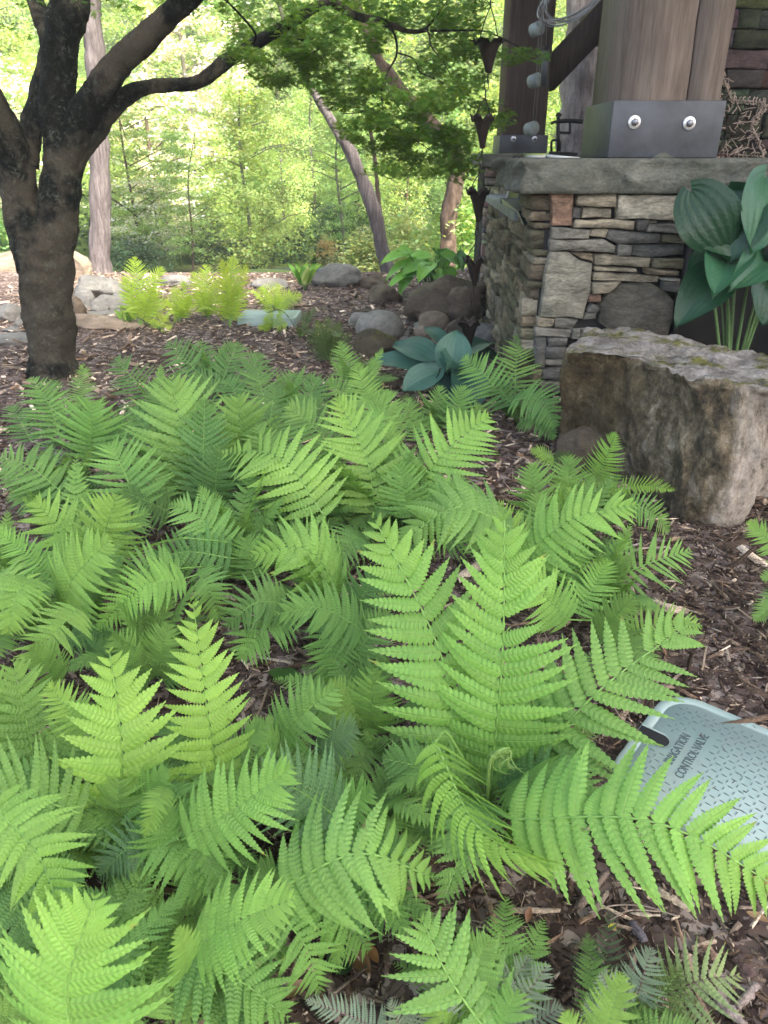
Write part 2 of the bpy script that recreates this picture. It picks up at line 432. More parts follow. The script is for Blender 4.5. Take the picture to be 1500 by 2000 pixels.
def ground_mat():
    m, nt, b = new_mat('mulch_ground'); p = pos(nt)
    v = nt.nodes.new('ShaderNodeTexVoronoi'); v.inputs['Scale'].default_value = 42
    pw = nt.nodes.new('ShaderNodeVectorMath'); pw.operation = 'ADD'
    nn = nt.nodes.new('ShaderNodeTexNoise'); nn.inputs['Scale'].default_value = 30; L(nt, p, nn.inputs[0])
    L(nt, p, pw.inputs[0]); 
    sc = nt.nodes.new('ShaderNodeVectorMath'); sc.operation = 'SCALE'; sc.inputs['Scale'].default_value = .05
    L(nt, nn.outputs['Color'], sc.inputs[0]); L(nt, sc.outputs[0], pw.inputs[1]); L(nt, pw.outputs[0], v.inputs[0])
    sx = nt.nodes.new('ShaderNodeSeparateColor'); L(nt, v.outputs['Color'], sx.inputs[0])
    col = ramp(nt, sx.outputs[0], [(0, (.035, .022, .018)), (.5, (.10, .07, .058)), (.85, (.2, .15, .13)), (1, (.36, .29, .25))])
    far = ramp(nt, tex_noise(nt, p, .35, 4), [(.4, (.05, .085, .02)), (.6, (.11, .16, .03))])
    s2 = nt.nodes.new('ShaderNodeSeparateXYZ'); L(nt, p, s2.inputs[0])
    col = mixc(nt, ramp(nt, math_(nt, 'DIVIDE', s2.outputs[1], 20), [(.40, (0, 0, 0)), (.46, (1, 1, 1))]), col, far)
    L(nt, col, b.inputs['Base Color']); b.inputs['Roughness'].default_value = .95; b.inputs['Specular IOR Level'].default_value = .1
    bump(nt, sx.outputs[0], .8, .015, b); return m
M['ground'] = ground_mat()

def water_mat():
    m, nt, b = new_mat('pond_water'); b.inputs['Base Color'].default_value = (.02, .03, .015, 1)
    b.inputs['Roughness'].default_value = .08; b.inputs['Specular IOR Level'].default_value = .5
    bump(nt, tex_noise(nt, pos(nt, (1, 3, 1)), 5, 3), .15, .02, b); return m
M['water'] = water_mat()
# ================================================================== SETTING: ground, pond
def make_ground():
    xs = np.concatenate([-np.geomspace(90, 2.2, 26), np.linspace(-2.1, 2.1, 106), np.geomspace(2.2, 90, 26)])
    ys = np.concatenate([np.linspace(-1.5, .3, 10), np.linspace(.35, 4.2, 100), np.geomspace(4.25, 95, 70)])
    X, Y = np.meshgrid(xs, ys)
    Z = gz(X, Y).copy()
    for i in range(X.shape[0]):
        for j in range(X.shape[1]):
            if Y[i, j] < 9:
                Z[i, j] += .012*noise.fractal(Vector((X[i, j]*3, Y[i, j]*3, 0)), 1, 2, 3)
            else:
                Z[i, j] += .25*noise.fractal(Vector((X[i, j]*.2, Y[i, j]*.2, 5)), 1, 2, 3)
    V = np.stack([X.ravel(), Y.ravel(), Z.ravel()], 1); n = len(xs)
    a = (np.arange(len(ys)-1)[:, None]*n+np.arange(n-1)[None]).ravel()
    F = np.stack([a, a+1, a+n+1, a+n], 1)
    o = build('ground', V, F, M['ground'], None, True, own=False); tag(o, kind='structure')
make_ground()
V, F = box_geo((-14, 8.9, -.36), (14, 12.6, -.34))
tag(build('pond_water', V, F, M['water'], own=False), kind='structure')

# ================================================================== STONE COUNTER
YW = 3.25
def wall_pt(px, py, off=0.0):
    return PY(px, py, YW-off)
def stone_piece(poly3, nrm, d, mat, parent, seed, color, name='stone', bulge=.006, inset=.0035):
    """poly3: outline on the wall plane, CCW from the front; nrm outward; d how proud it stands"""
    rs = np.random.RandomState(seed); P = np.array(poly3, float); c = P.mean(0)
    # resample the outline so the edge can be ragged
    pts = []
    for i in range(len(P)):
        a, b = P[i], P[(i+1) % len(P)]; n = max(1, int(np.linalg.norm(b-a)/.055))
        for k in range(n): pts.append(a+(b-a)*k/n)
    P = np.array(pts); n = len(P)
    t1 = unit(np.cross(nrm, (0, 0, 1))); t2 = (0, 0, 1)
    P = P + np.outer(rs.randn(n)*.0022, t1) + np.outer(rs.randn(n)*.0022, t2)
    def ins(Q, s):
        q = Q-c; l = np.linalg.norm(q, axis=1)[:, None]; return c+q*(1-s/np.maximum(l, .02))
    back = P - nrm*.05
    r1 = ins(P, 0) + nrm*(d-.004) + np.outer(rs.randn(n)*.0025, nrm)
    r2 = ins(P, inset) + nrm*d + np.outer(rs.randn(n)*.0040, nrm)
    r3 = ins(P, 0)*.0 + c + (P-c)*.5 + nrm*(d+bulge) + np.outer(rs.randn(n)*.004, nrm)
    V = np.vstack([back, r1, r2, r3, [c+nrm*(d+bulge)]]); F = []
    for k in range(n):
        k2 = (k+1) % n
        for r in range(3): F.append((r*n+k, r*n+k2, (r+1)*n+k2, (r+1)*n+k))
        F.append((3*n+k, 3*n+k2, 4*n))
    return build(name, V, F, mat, parent, color=color)
tan = (.36, .315, .245); grey = (.25, .24, .215); dark = (.145, .14, .135); red = (.30, .19, .14); lite = (.44, .40, .33); olive = (.18, .165, .11); brn = (.26, .21, .15)

counter = empty('stone_counter', (1.2, YW, 0), 'stacked stone outdoor counter with a thick rough slab top behind the big boulder', 'stone counter')
# zoom pixels (3.75x from 1000,300) of the visible stones
def Z(*xy):
    return [(1000+x/3.75, 300+y/3.75) for x, y in zip(xy[::2], xy[1::2])]
STONES = [
 (Z(275,285, 445,290, 425,520, 285,525), red), (Z(455,295, 740,292, 742,388, 460,382), tan), (Z(755,300, 1255,300, 1175,480, 900,478, 750,480), lite),
 (Z(430,390, 495,395, 488,470, 430,468), dark), (Z(505,392, 720,400, 712,468, 500,466), lite),
 (Z(445,480, 885,488, 870,548, 435,532), tan), (Z(895,480, 985,482, 950,565, 895,550), dark), (Z(995,482, 1050,488, 1045,505, 1000,505), lite),
 (Z(985,512, 1300,510, 1300,582, 962,568), grey),
 (Z(280,540, 562,555, 545,615, 275,618), grey), (Z(575,552, 685,552, 672,608, 562,600), tan), (Z(692,560, 1068,578, 1062,652, 760,652, 682,608), dark),
 (Z(1075,592, 1330,590, 1330,648, 1075,650), olive),
 (Z(265,628, 660,632, 742,672, 742,722, 560,712, 262,700), grey), (Z(765,662, 865,660, 850,738, 762,735), grey), (Z(872,668, 1250,660, 1240,735, 980,755, 868,738), dark),
 (Z(268,712, 400,716, 480,775, 572,800, 560,1000, 500,1200, 195,1180, 230,880), (.31, .295, .25)), 
 (Z(430,722, 575,728, 570,790, 490,768), brn), (Z(585,738, 1000,765, 985,820, 590,808), tan), (Z(1015,765, 1235,755, 1225,838, 1010,830), olive),
 (Z(590,818, 885,832, 890,858, 592,850), tan), (Z(950,835, 1200,852, 1198,890, 960,872), brn), (Z(585,862, 1062,898, 1050,938, 580,922), tan),
 (Z(1070,902, 1205,905, 1203,922, 1072,920), grey), (Z(1085,930, 1205,930, 1200,1005, 1090,985), dark),
 (Z(570,938, 780,932, 740,955, 690,1020, 575,1015), tan), (Z(555,1025, 645,1030, 635,1082, 552,1080), red), 
 (Z(575,1095, 625,1110, 620,1150, 540,1150), dark), (Z(525,1160, 610,1160, 610,1210, 515,1210), grey),
 (Z(640,1090, 700,1000, 790,950, 1000,948, 1110,1000, 1172,1080, 1165,1200, 1120,1330, 800,1340, 620,1230), (.13, .12, .10)),
 (Z(180,1195, 298,1200, 295,1260, 170,1260), tan), (Z(305,1200, 475,1210, 430,1275, 303,1265), grey),
 (Z(165,1270, 430,1282, 415,1338, 160,1335), grey), (Z(435,1290, 560,1280, 600,1345, 425,1345), grey), (Z(160,1345, 240,1348, 225,1560, 150,1560), dark), (Z(248,1348, 390,1345, 385,1392, 245,1390), dark),
 (Z(242,1402, 380,1405, 370,1485, 235,1480), dark), (Z(230,1495, 365,1498, 360,1548, 230,1545), grey), (Z(215,1560, 358,1560, 350,1650, 205,1640), dark),
 (Z(200,1652, 350,1660, 340,1740, 190,1740), grey), (Z(140,1572, 205,1572, 185,1700, 130,1700), olive),
 (Z(1262,300, 1700,300, 1700,400, 1262,395), tan), (Z(1262,402, 1500,405, 1500,500, 1262,500), grey), (Z(1508,405, 1900,405, 1900,500, 1508,500), tan),
 (Z(1310,510, 1600,510, 1600,600, 1310,600), brn), (Z(1608,510, 1900,510, 1900,600, 1608,600), grey),
]
nW = np.array((0, -1, 0.0))
for i, (poly, c) in enumerate(STONES):
    pr = [wall_pt(x, y) for x, y in poly]
    # outline given clockwise in the picture (y down): seen from the front that is CCW about -Y when reversed
    rs = random.Random(i)
    f = 1+rs.uniform(-.12, .12)
    stone_piece(pr[::-1], nW, .018+rs.random()*.030, M['stone'], counter, i, tuple(x*f for x in c), bulge=rs.uniform(-.002, .006))
x_l = wall_pt(1046, 500)[0]
xr = 2.9
# core of the counter, an opening to the right of the stones with a dark steel frame
XO = wall_pt(1329, 560)[0]
cm = MB()
zo = wall_pt(1329, 470)[2]
zb = .90
cm.add(*box_geo((x_l+.03, YW+.012, -.1), (XO-.012, YW+.60, zb)))
cm.add(*box_geo((XO-.012, YW+.012, zo), (xr, YW+.60, zb)))
cm.add(*box_geo((XO+.8, YW+.012, -.1), (xr, YW+.60, zo)))
cm.add(*box_geo((XO-.012, YW+.50, -.1), (XO+.8, YW+.60, zo)))
cm.build('core', M['mortar'], counter)
fr = MB()
fr.add(*box_geo((XO-.010, YW-.045, 0.02), (XO+.004, YW+.02, zo+.01))); fr.add(*box_geo((XO+.004, YW-.045, zo-.006), (XO+.8, YW+.02, zo+.008)))
fr.build('opening_frame', M['iron'], counter)
# stacked stones of the receding left side (plane from the corner back to the far pier)
YB = 5.35
xa, xb_ = x_l, PY(950, 560, YB)[0]
sd_dir = unit((xb_-xa, YB-YW, 0)); sn = unit((-sd_dir[1], sd_dir[0], 0)); LEN = math.hypot(xb_-xa, YB-YW)
zt_low = .765
def side_pt(s, z): return np.array((xa, YW, 0)) + sd_dir*s + np.array((0, 0, z))
z = -.02; k = 0; rs = random.Random(5)
while z < zb:
    hh = rs.choice((.03, .04, .05, .07, .09)); s = rs.uniform(-.0, .02)
    top = zb if z > zt_low-.02 else zt_low
    if z+hh > top-.02: hh = top-z
    smax = .42 if z >= zt_low-.001 else LEN
    while s < smax:
        ln = rs.uniform(.09, .34) if hh > .035 else rs.uniform(.14, .4)
        e = min(s+ln, smax)
        g = .004
        q = [side_pt(s+g, z+g), side_pt(e-g, z+g+rs.uniform(-.003, .003)), side_pt(e-g, z+hh-g), side_pt(s+g, z+hh-g)]
        c = rs.choice((brn, olive, brn, olive, tan, brn)); f = rs.uniform(.5, 1.1)
        if e-s > .03: stone_piece(q[::-1], sn, .006+rs.random()*.03, M['stone'], counter, 900+k, tuple(x*f for x in c)); k += 1
        s = e
    z += hh
cm = MB()
c0 = side_pt(0.03, 0)-sn*.012; c1 = side_pt(LEN, 0)-sn*.012
cm.add(np.array([c0, c1, c1-sn*.55, c0-sn*.55, c0+(0, 0, zt_low), c1+(0, 0, zt_low), c1-sn*.55+(0, 0, zt_low), c0-sn*.55+(0, 0, zt_low)]),
       [(0, 1, 2, 3), (7, 6, 5, 4), (0, 4, 5, 1), (1, 5, 6, 2), (2, 6, 7, 3), (3, 7, 4, 0)])
cm.build('core', M['mortar'], counter)
# the lower ledge: bluestone slab running back
def slab_piece(name, quad, z0, z1, mat, parent, chip=.010, seed=0, color=None, n=14):
    """a slab over a quad (4 xy points, CCW) with rough broken edges"""
    bm = bmesh.new(); q = [Vector((p[0], p[1], 0)) for p in quad]
    rows = []
    m = 10
    pts = []
    for i in range(4):
        a, b = q[i], q[(i+1) % 4]; nn = max(3, int((b-a).length/.014))
        for k in range(nn): pts.append(a+(b-a)*k/nn)
    c = sum(pts, Vector())/len(pts); n = len(pts); lv = 13; V = []
    for l in range(lv):
        t = l/(lv-1); zz = z0+(z1-z0)*t
        for p in pts:
            d = (p-c).normalized()
            f = noise.fractal(Vector((p.x*6, p.y*6, zz*13+seed)), 1, 2.2, 5)
            cs = noise.voronoi(Vector((p.x*7+f*.4, p.y*7, zz*15+seed)))[0]
            g = chip*(1.0*f + 1.6*(min(cs[0], .6)-.3) - .35*(1 if l in (0, lv-1) else 0))
            w = p + d*g
            V.append((w.x, w.y, zz+.002*f*(0 < l < lv-1)))
    F = []
    for l in range(lv-1):
        for k in range(n): F.append((l*n+k, l*n+(k+1) % n, (l+1)*n+(k+1) % n, (l+1)*n+k))
    F.append(tuple(range(n))[::-1]); F.append(tuple((lv-1)*n+k for k in range(n)))
    bm.free()
    return build(name, V, F, mat, parent, color=color)
e0 = side_pt(.40, 0)+sn*.05; e1 = side_pt(LEN, 0)+sn*.05
slab_piece('ledge', [e0[:2], (e0-sn*.62)[:2], (e1-sn*.62)[:2], e1[:2]][::-1], zt_low, zt_low+.04, M['flagstone'], counter, .006, 3)
xs0 = PY(1020, 340, YW-.07)[0]
slab_piece('slab_top', [(xs0, YW-.075), (xr, YW-.075), (xr, YW+.68), (xs0, YW+.68)], .905, 1.030, M['slab'], counter, .034, 11)

# far pier with its own slab, under the rear post
pier = empty('stone_pier', (.95, 5.6, 0), 'far stone pier under the rear post, with a grey slab and stacked courses', 'stone pier')
px0, px1 = PY(941, 340, 5.45)[0], PY(1100, 340, 5.45)[0]+.25
slab_piece('slab_top', [(px0, 5.42), (px1, 5.42), (px1, 6.15), (px0, 6.15)], .965, 1.045, M['slab'], pier, .008, 4)
cm = MB().add(*box_geo((px0+.05, 5.49, -.1), (px1-.04, 6.1, .965))); cm.build('core', M['mortar'], pier)
z = .0; k = 0
while z < .96:
    hh = rs.choice((.03, .05, .06, .08)); hh = min(hh, .965-z); s = px0+.03
    while s < px1-.03:
        e = min(s+rs.uniform(.08, .25), px1-.03)
        if e-s > .02 and hh > .012:
            stone_piece([(s+.003, 5.49, z+.003), (e-.003, 5.49, z+.003), (e-.003, 5.49, z+hh-.003), (s+.003, 5.49, z+hh-.003)], nW, .005+rs.random()*.02, M['stone'], pier, 2000+k, tuple(x*rs.uniform(.8, 1.2) for x in rs.choice((tan, grey, brn)))); k += 1
        s = e
    z += hh

# ================================================================== PAVILION POSTS, BRACE, ROOF
def post(name, label, x0, x1, y0, y1, z0, z1, mat, boot_h, boot_pad, bolts, crack=None, bs=1.0):
    e = empty(name, ((x0+x1)/2, (y0+y1)/2, z0), label, 'timber post')
    def tb(xa_, xb2):
        bevel_box('timber', (xa_, y0, z0+.01), (xb2, y1, z1), mat, e, .012)
    if crack:   # a long drying crack splits the face
        n = 26; V = []; w = .004
        for i in range(n):
            t = i/(n-1); zz = z0+.01+(z1-z0)*t; xc = crack[0]+(crack[1]-crack[0])*t+.002*math.sin(t*19)+.0015*math.sin(t*47)
            V.append((xc, zz))
        for side, xe in ((0, x0), (1, x1)):
            vv = []; 
            for xc, zz in V:
                xi = xc-w if side == 0 else xc+w
                vv += [(xe, y0, zz), (xi, y0, zz), (xi, y0+.03, zz), (xi, y1, zz), (xe, y1, zz)]
            ff = []
            for i in range(n-1):
                for k2 in range(5):
                    a, b2 = i*5+k2, i*5+(k2+1) % 5
                    ff.append((a, b2, b2+5, a+5) if side == 0 else (a, a+5, b2+5, b2))
            build('timber', vv, ff, mat, e)
        build('timber', *box_geo((crack[0]-.03, y0+.028, z0+.02), (crack[0]+.03, y0+.05, z1-.02)), M['black'], e)  # black strip painted in for the shade inside the crack
    else: tb(x0, x1)
    b = bevel_box('boot', (x0-boot_pad, y0-boot_pad, z0), (x1+boot_pad, y1+boot_pad, z0+boot_h), M['boot_steel'], e, .004, 2)
    for bx, bz in bolts:
        V, F = tube_geo([(bx, y0-boot_pad+.001, bz), (bx, y0-boot_pad-.005, bz), (bx, y0-boot_pad-.0065, bz)], [.026*bs, .026*bs, .023*bs], 20)
        w = build('washer', V, F, M['washer'], e)
        V, F = tube_geo([(bx, y0-boot_pad-.005, bz), (bx, y0-boot_pad-.018, bz), (bx, y0-boot_pad-.021, bz)], [.0145*bs, .0145*bs, .010*bs], 6)
        h = build('bolt', V, F, M['bolt'], w)
    return e
YP = 3.42
fx0, fx1 = PY(1207, 195, YP)[0], PY(1405, 195, YP)[0]
bz = [PY(1238, 239, YP-.02)[2], PY(1345, 241, YP-.02)[2]]
post('front_post', 'broad pale timber post in a grey steel boot with two round bolts on the counter', fx0, fx1, YP, YP+.42, 1.031, 3.0, M['timber'],
     PY(1300, 197, YP)[2]-1.031, .022, [(PY(1238, 239, YP-.02)[0], bz[0]), (PY(1345, 241, YP-.02)[0], bz[1])], (PY(1342, 195, YP)[0], PY(1365, 0, YP)[0]-.01))
YR = 5.58
rx0, rx1 = PY(982, 250, YR)[0], PY(1066, 250, YR)[0]
post('rear_post', 'dark timber post on the far pier, steel boot with two small bolts', rx0, rx1, YR, YR+.3, 1.046, 3.0, M['timber_dark'],
     PY(1000, 264, YR)[2]-1.046, .018, [(PY(1002, 272, YR)[0], PY(1002, 272, YR)[2]), (PY(1043, 272, YR)[0], PY(1043, 272, YR)[2])], bs=.72)
# diagonal brace from the rear post up to the header beam
def beam(name, a, b, w, h, mat, parent, bev=.01):
    a, b = Vector(a), Vector(b); d = (b-a).normalized(); s = d.cross(Vector((0, 1, 0))).normalized()
    y = Vector((0, 1, 0))
    V = []
    for p in (a, b):
        for i, j in ((-1, -1), (1, -1), (1, 1), (-1, 1)): V.append(tuple(p+s*h/2*i+y*w/2*j))
    F = [(0, 1, 2, 3), (7, 6, 5, 4), (0, 4, 5, 1), (1, 5, 6, 2), (2, 6, 7, 3), (3, 7, 4, 0)]
    return build(name, V, F, mat, parent)
br = beam('brace', PY(1062, 158, YR+.14), PY(1225, -15, YR+.14), .16, .17, M['timber_dark'], None)
tag(br, 'dark diagonal timber brace rising from the rear post towards the front post', 'timber brace')
bm_ = beam('tie_beam', (PY(1135, 62, 5.9)[0], 5.9, PY(1135, 62, 5.9)[2]), (2.9, 5.9, PY(1135, 62, 5.9)[2]), .15, .16, M['timber_dark'], None)
tag(bm_, 'short dark horizontal beam end seen between brace and front post', 'timber beam')
# pavilion roof above the frame: header, rafters, boards - it shades the counter and chimney
rf = empty('pavilion_roof', (2.2, 5.0, 2.6), 'dark timber pavilion roof carried by the posts over the counter', 'roof')
bevel_box('header', (.75, 3.40, 2.60), (5, 3.75, 2.85), M['timber_dark'], rf, .01)
bevel_box('header', (.75, 5.55, 2.60), (5, 5.85, 2.85), M['timber_dark'], rf, .01)
for i in range(9):
    build('rafter', *box_geo((.75+i*.5, 3.0, 2.852), (.85+i*.5, 6.3, 2.98)), M['timber_dark'], rf)
for i in range(11):
    build('plank', *box_geo((.55, 2.95+i*.31, 2.985), (5.2, 3.25+i*.31, 3.02)), M['timber_dark'], rf)

# chimney wall at the far right
chim = empty('stone_chimney', (2.6, 4.75, 0), 'stone chimney wall with roof shade in its stone colour, behind the front post and the twig star', 'chimney')
YC = 4.6
cx0 = PY(1404, 200, YC)[0]-.25
z = .3; k = 0
cm = MB().add(*box_geo((cx0+.01, YC+.01, 0), (4.2, YC+.7, 2.85))); cm.build('core', M['mortar'], chim)
while z < 2.3:
    hh = rs.choice((.04, .06, .09, .12)); s = cx0+rs.uniform(0, .03)
    while s < 2.75:
        e = s+rs.uniform(.08, .3)
        stone_piece([(s+.004, YC, z+.004), (e-.004, YC, z+.004), (e-.004, YC, z+hh-.004), (s+.004, YC, z+hh-.004)], nW, .01+rs.random()*.05, M['stone'], chim, 3000+k, tuple(x*rs.uniform(.16, .34) for x in rs.choice((tan, brn, brn, tan)))); k += 1  # stone colours cut down: shade under the roof is painted in
        s = e
    z += hh

# ================================================================== ROCKS
def rock(name, label, cat, cx, cy, w, h, Y, mat, seed=0, ang=.0, dep=None, group=None, sq=2.4, sub=4, rough=.10, tilt=0, bury=.15, base=None):
    """a rock seen centred at pixel (cx,cy), w x h pixels; Y its front distance. ang: how many flat broken faces"""
    Y = min(Y+.4, PZ(cx, cy+h*.46, 0)[1]); c = PY(cx, cy, Y); s = depth(c)/FPX
    rd = dep/2 if dep else w*s*.4
    c = PY(cx, cy, Y+rd*.7); s = depth(c)/FPX; rw, rh = w*s/2*1.05, h*s/2*1.08
    bm = bmesh.new(); bmesh.ops.create_icosphere(bm, subdivisions=sub, radius=1)
    rs = random.Random(seed); planes = []
    for _ in range(int(ang*2.2)):
        n = Vector((rs.uniform(-1, 1), rs.uniform(-1, .6), rs.uniform(-.5, 1))).normalized(); planes.append((n, rs.uniform(.42, .78)))
    V = []
    for v in bm.verts:
        p = v.co.copy()
        e = sq; l = (abs(p.x)**e+abs(p.y)**e+abs(p.z)**e)**(1/e); p = p/l
        for n, d in planes:
            k = p.dot(n)
            if k > d: p = p - n*(k-d)*.93
        f = noise.fractal(p*1.3+Vector((seed*3.7, 0, 0)), 1, 2.1, 3); g = noise.fractal(p*4+Vector((seed, 5, 0)), .9, 2.2, 4)
        p = p*(1+rough*f*1.6) + p.normalized()*rough*.35*g
        q = Vector((p.x*rw, p.y*rd, p.z*rh))
        ca, sa = math.cos(tilt), math.sin(tilt)
        q = Vector((q.x*ca+q.z*sa, q.y, -q.x*sa+q.z*ca))
        V.append((c[0]+q.x, c[1]+q.y, c[2]+q.z))
    bm.verts.index_update(); F = [tuple(v.index for v in f.verts) for f in bm.faces]; bm.free()
    V = np.array(V)
    gnd = gz(V[:, 0], V[:, 1])
    lo = V[:, 2].min()
    if base is None and lo > gz(c[0], c[1])-.01:      # stretch the underside into the ground
        low = V[:, 2] < c[2]; tgt = gz(c[0], c[1])-.03
        V[low, 2] = c[2]+(V[low, 2]-c[2])*(c[2]-tgt)/max(1e-6, c[2]-lo)
    o = build(name, V, F, M[mat], None, ang < 3)
    return tag(o, label, cat, group)
# rocks behind the trunk at the left, a terrace of flat and rounded stones
rock('rock', 'long flat pale rock at the left edge beyond the maple trunk', 'rock', 18, 507, 125, 42, 7.4, 'rock_tan', 1, 3)
rock('rock', 'large tan rock leaning right beside the maple trunk, below the straight grey tree', 'rock', 150, 518, 105, 62, 7.2, 'rock_tan', 2, 4, tilt=.35)
rock('rock', 'long rounded greenish rock topping the low pile right of the maple', 'rock', 190, 566, 110, 46, 6.35, 'rock_grey', 3, 1, tilt=.15)
rock('rock', 'small rounded rock at the right end of the low pile', 'rock', 245, 585, 46, 28, 6.2, 'rock_grey', 33, 1)
rock('rock', 'pointed grey slab tipped forward in the low pile', 'rock', 172, 585, 52, 44, 6.05, 'rock_grey', 4, 5, tilt=.5)
rock('rock', 'smooth dark grey rock low in the pile, right of the tipped slab', 'rock', 222, 595, 78, 34, 5.9, 'rock_grey', 5, 2)
rock('rock', 'brown broken rock touching the right side of the maple trunk', 'rock', 150, 600, 50, 56, 5.8, 'rock_brown', 6, 5)
rock('rock', 'low flat pale ledge stone in front of the rock pile', 'rock', 195, 632, 180, 32, 5.3, 'rock_tan', 7, 3, dep=.35)
rock('rock', 'thin grey flat stone wedged above the pale ledge', 'rock', 205, 612, 80, 14, 5.6, 'rock_grey', 71, 2)
rock('rock', 'rounded olive rock at the left edge beside the trunk', 'rock', 18, 612, 64, 36, 5.75, 'rock_grey', 8, 2, tilt=.2)
rock('rock', 'small dark stone wedged under the olive rock', 'rock', 24, 644, 38, 12, 5.3, 'rock_grey', 9, 2, tilt=.2)
rock('rock', 'small grey stone touching the left side of the maple trunk', 'rock', 42, 633, 22, 20, 5.35, 'rock_grey', 10, 1)
rock('rock', 'low mossy flat stone at the left edge nearest the mulch', 'rock', 20, 663, 90, 22, 4.85, 'rock_grey', 12, 2, dep=.3)
# rocks at the middle and right
rock('rock', 'pale flat dome of rock behind the upright bright ferns', 'rock', 345, 550, 56, 22, 7.2, 'rock_grey', 13, 0)
rock('rock', 'wide low grey dome rock left of the leaning tree', 'rock', 657, 540, 92, 44, 7.1, 'rock_grey', 14, 1)
rock('rock', 'low grey stone left of the bright hosta shoots', 'rock', 525, 555, 70, 20, 7.0, 'rock_grey', 15, 1)
rock('rock', 'flat wedge of rock in front of the leaning tree', 'rock', 722, 552, 62, 26, 6.6, 'rock_brown', 16, 4)
rock('rock', 'squat brown rock just left of the largest brown rock', 'rock', 752, 572, 66, 50, 6.0, 'rock_brown', 17, 2)
rock('rock', 'largest brown ridged rock behind the rain chain', 'rock', 852, 585, 172, 108, 5.5, 'rock_brown', 18, 5, rough=.22, sq=3)
rock('rock', 'dark brown shoulder of rock against the counter side', 'rock', 912, 608, 86, 84, 5.4, 'rock_brown', 181, 4, rough=.18)
rock('rock', 'thin flat brown stone on the mulch behind the grey river stones', 'rock', 722, 612, 60, 16, 5.5, 'rock_brown', 19, 2)
rock('rock', 'pale smooth river stone at the left of its pair', 'river stone', 702, 626, 40, 30, 5.2, 'cobble', 20, 0, sq=2)
rock('rock', 'large smooth grey river stone with a domed top', 'river stone', 742, 640, 92, 62, 4.8, 'cobble', 21, 0, sq=2, rough=.05)
rock('rock', 'dark mossy rock under the grey river stone, left of the hosta', 'rock', 735, 672, 84, 52, 4.5, 'rock_mossy', 22, 2)
rock('rock', 'cream smooth river stone in the middle of the stones behind the hosta', 'river stone', 847, 632, 58, 44, 4.9, 'rock_tan', 23, 0, rough=.05)
rock('rock', 'small cream stone below the cream river stone', 'river stone', 825, 652, 34, 30, 4.75, 'rock_tan', 24, 0, rough=.05)
rock('rock', 'flat topped brown rock under the end of the rain chain', 'rock', 905, 640, 74, 60, 4.9, 'rock_brown', 25, 3)
rock('rock', 'rounded grey stone right of the chain against the wall', 'rock', 945, 656, 44, 44, 4.6, 'rock_grey', 26, 0)
rock('rock', 'small mossy brown stone beneath the left hosta leaves', 'rock', 762, 742, 50, 36, 3.75, 'rock_brown', 27, 1)
rs = random.Random(3)
for i in range(14):
    x, y = rs.uniform(785, 830), rs.uniform(632, 668)
    rock('pebble', 'small rounded pebble among the river stones behind the hosta', 'pebble', x, y, rs.uniform(9, 16), rs.uniform(8, 12), 4.7+rs.random()*.3, 'cobble', 40+i, 0, sq=2, sub=2, group='pebbles among the river stones')

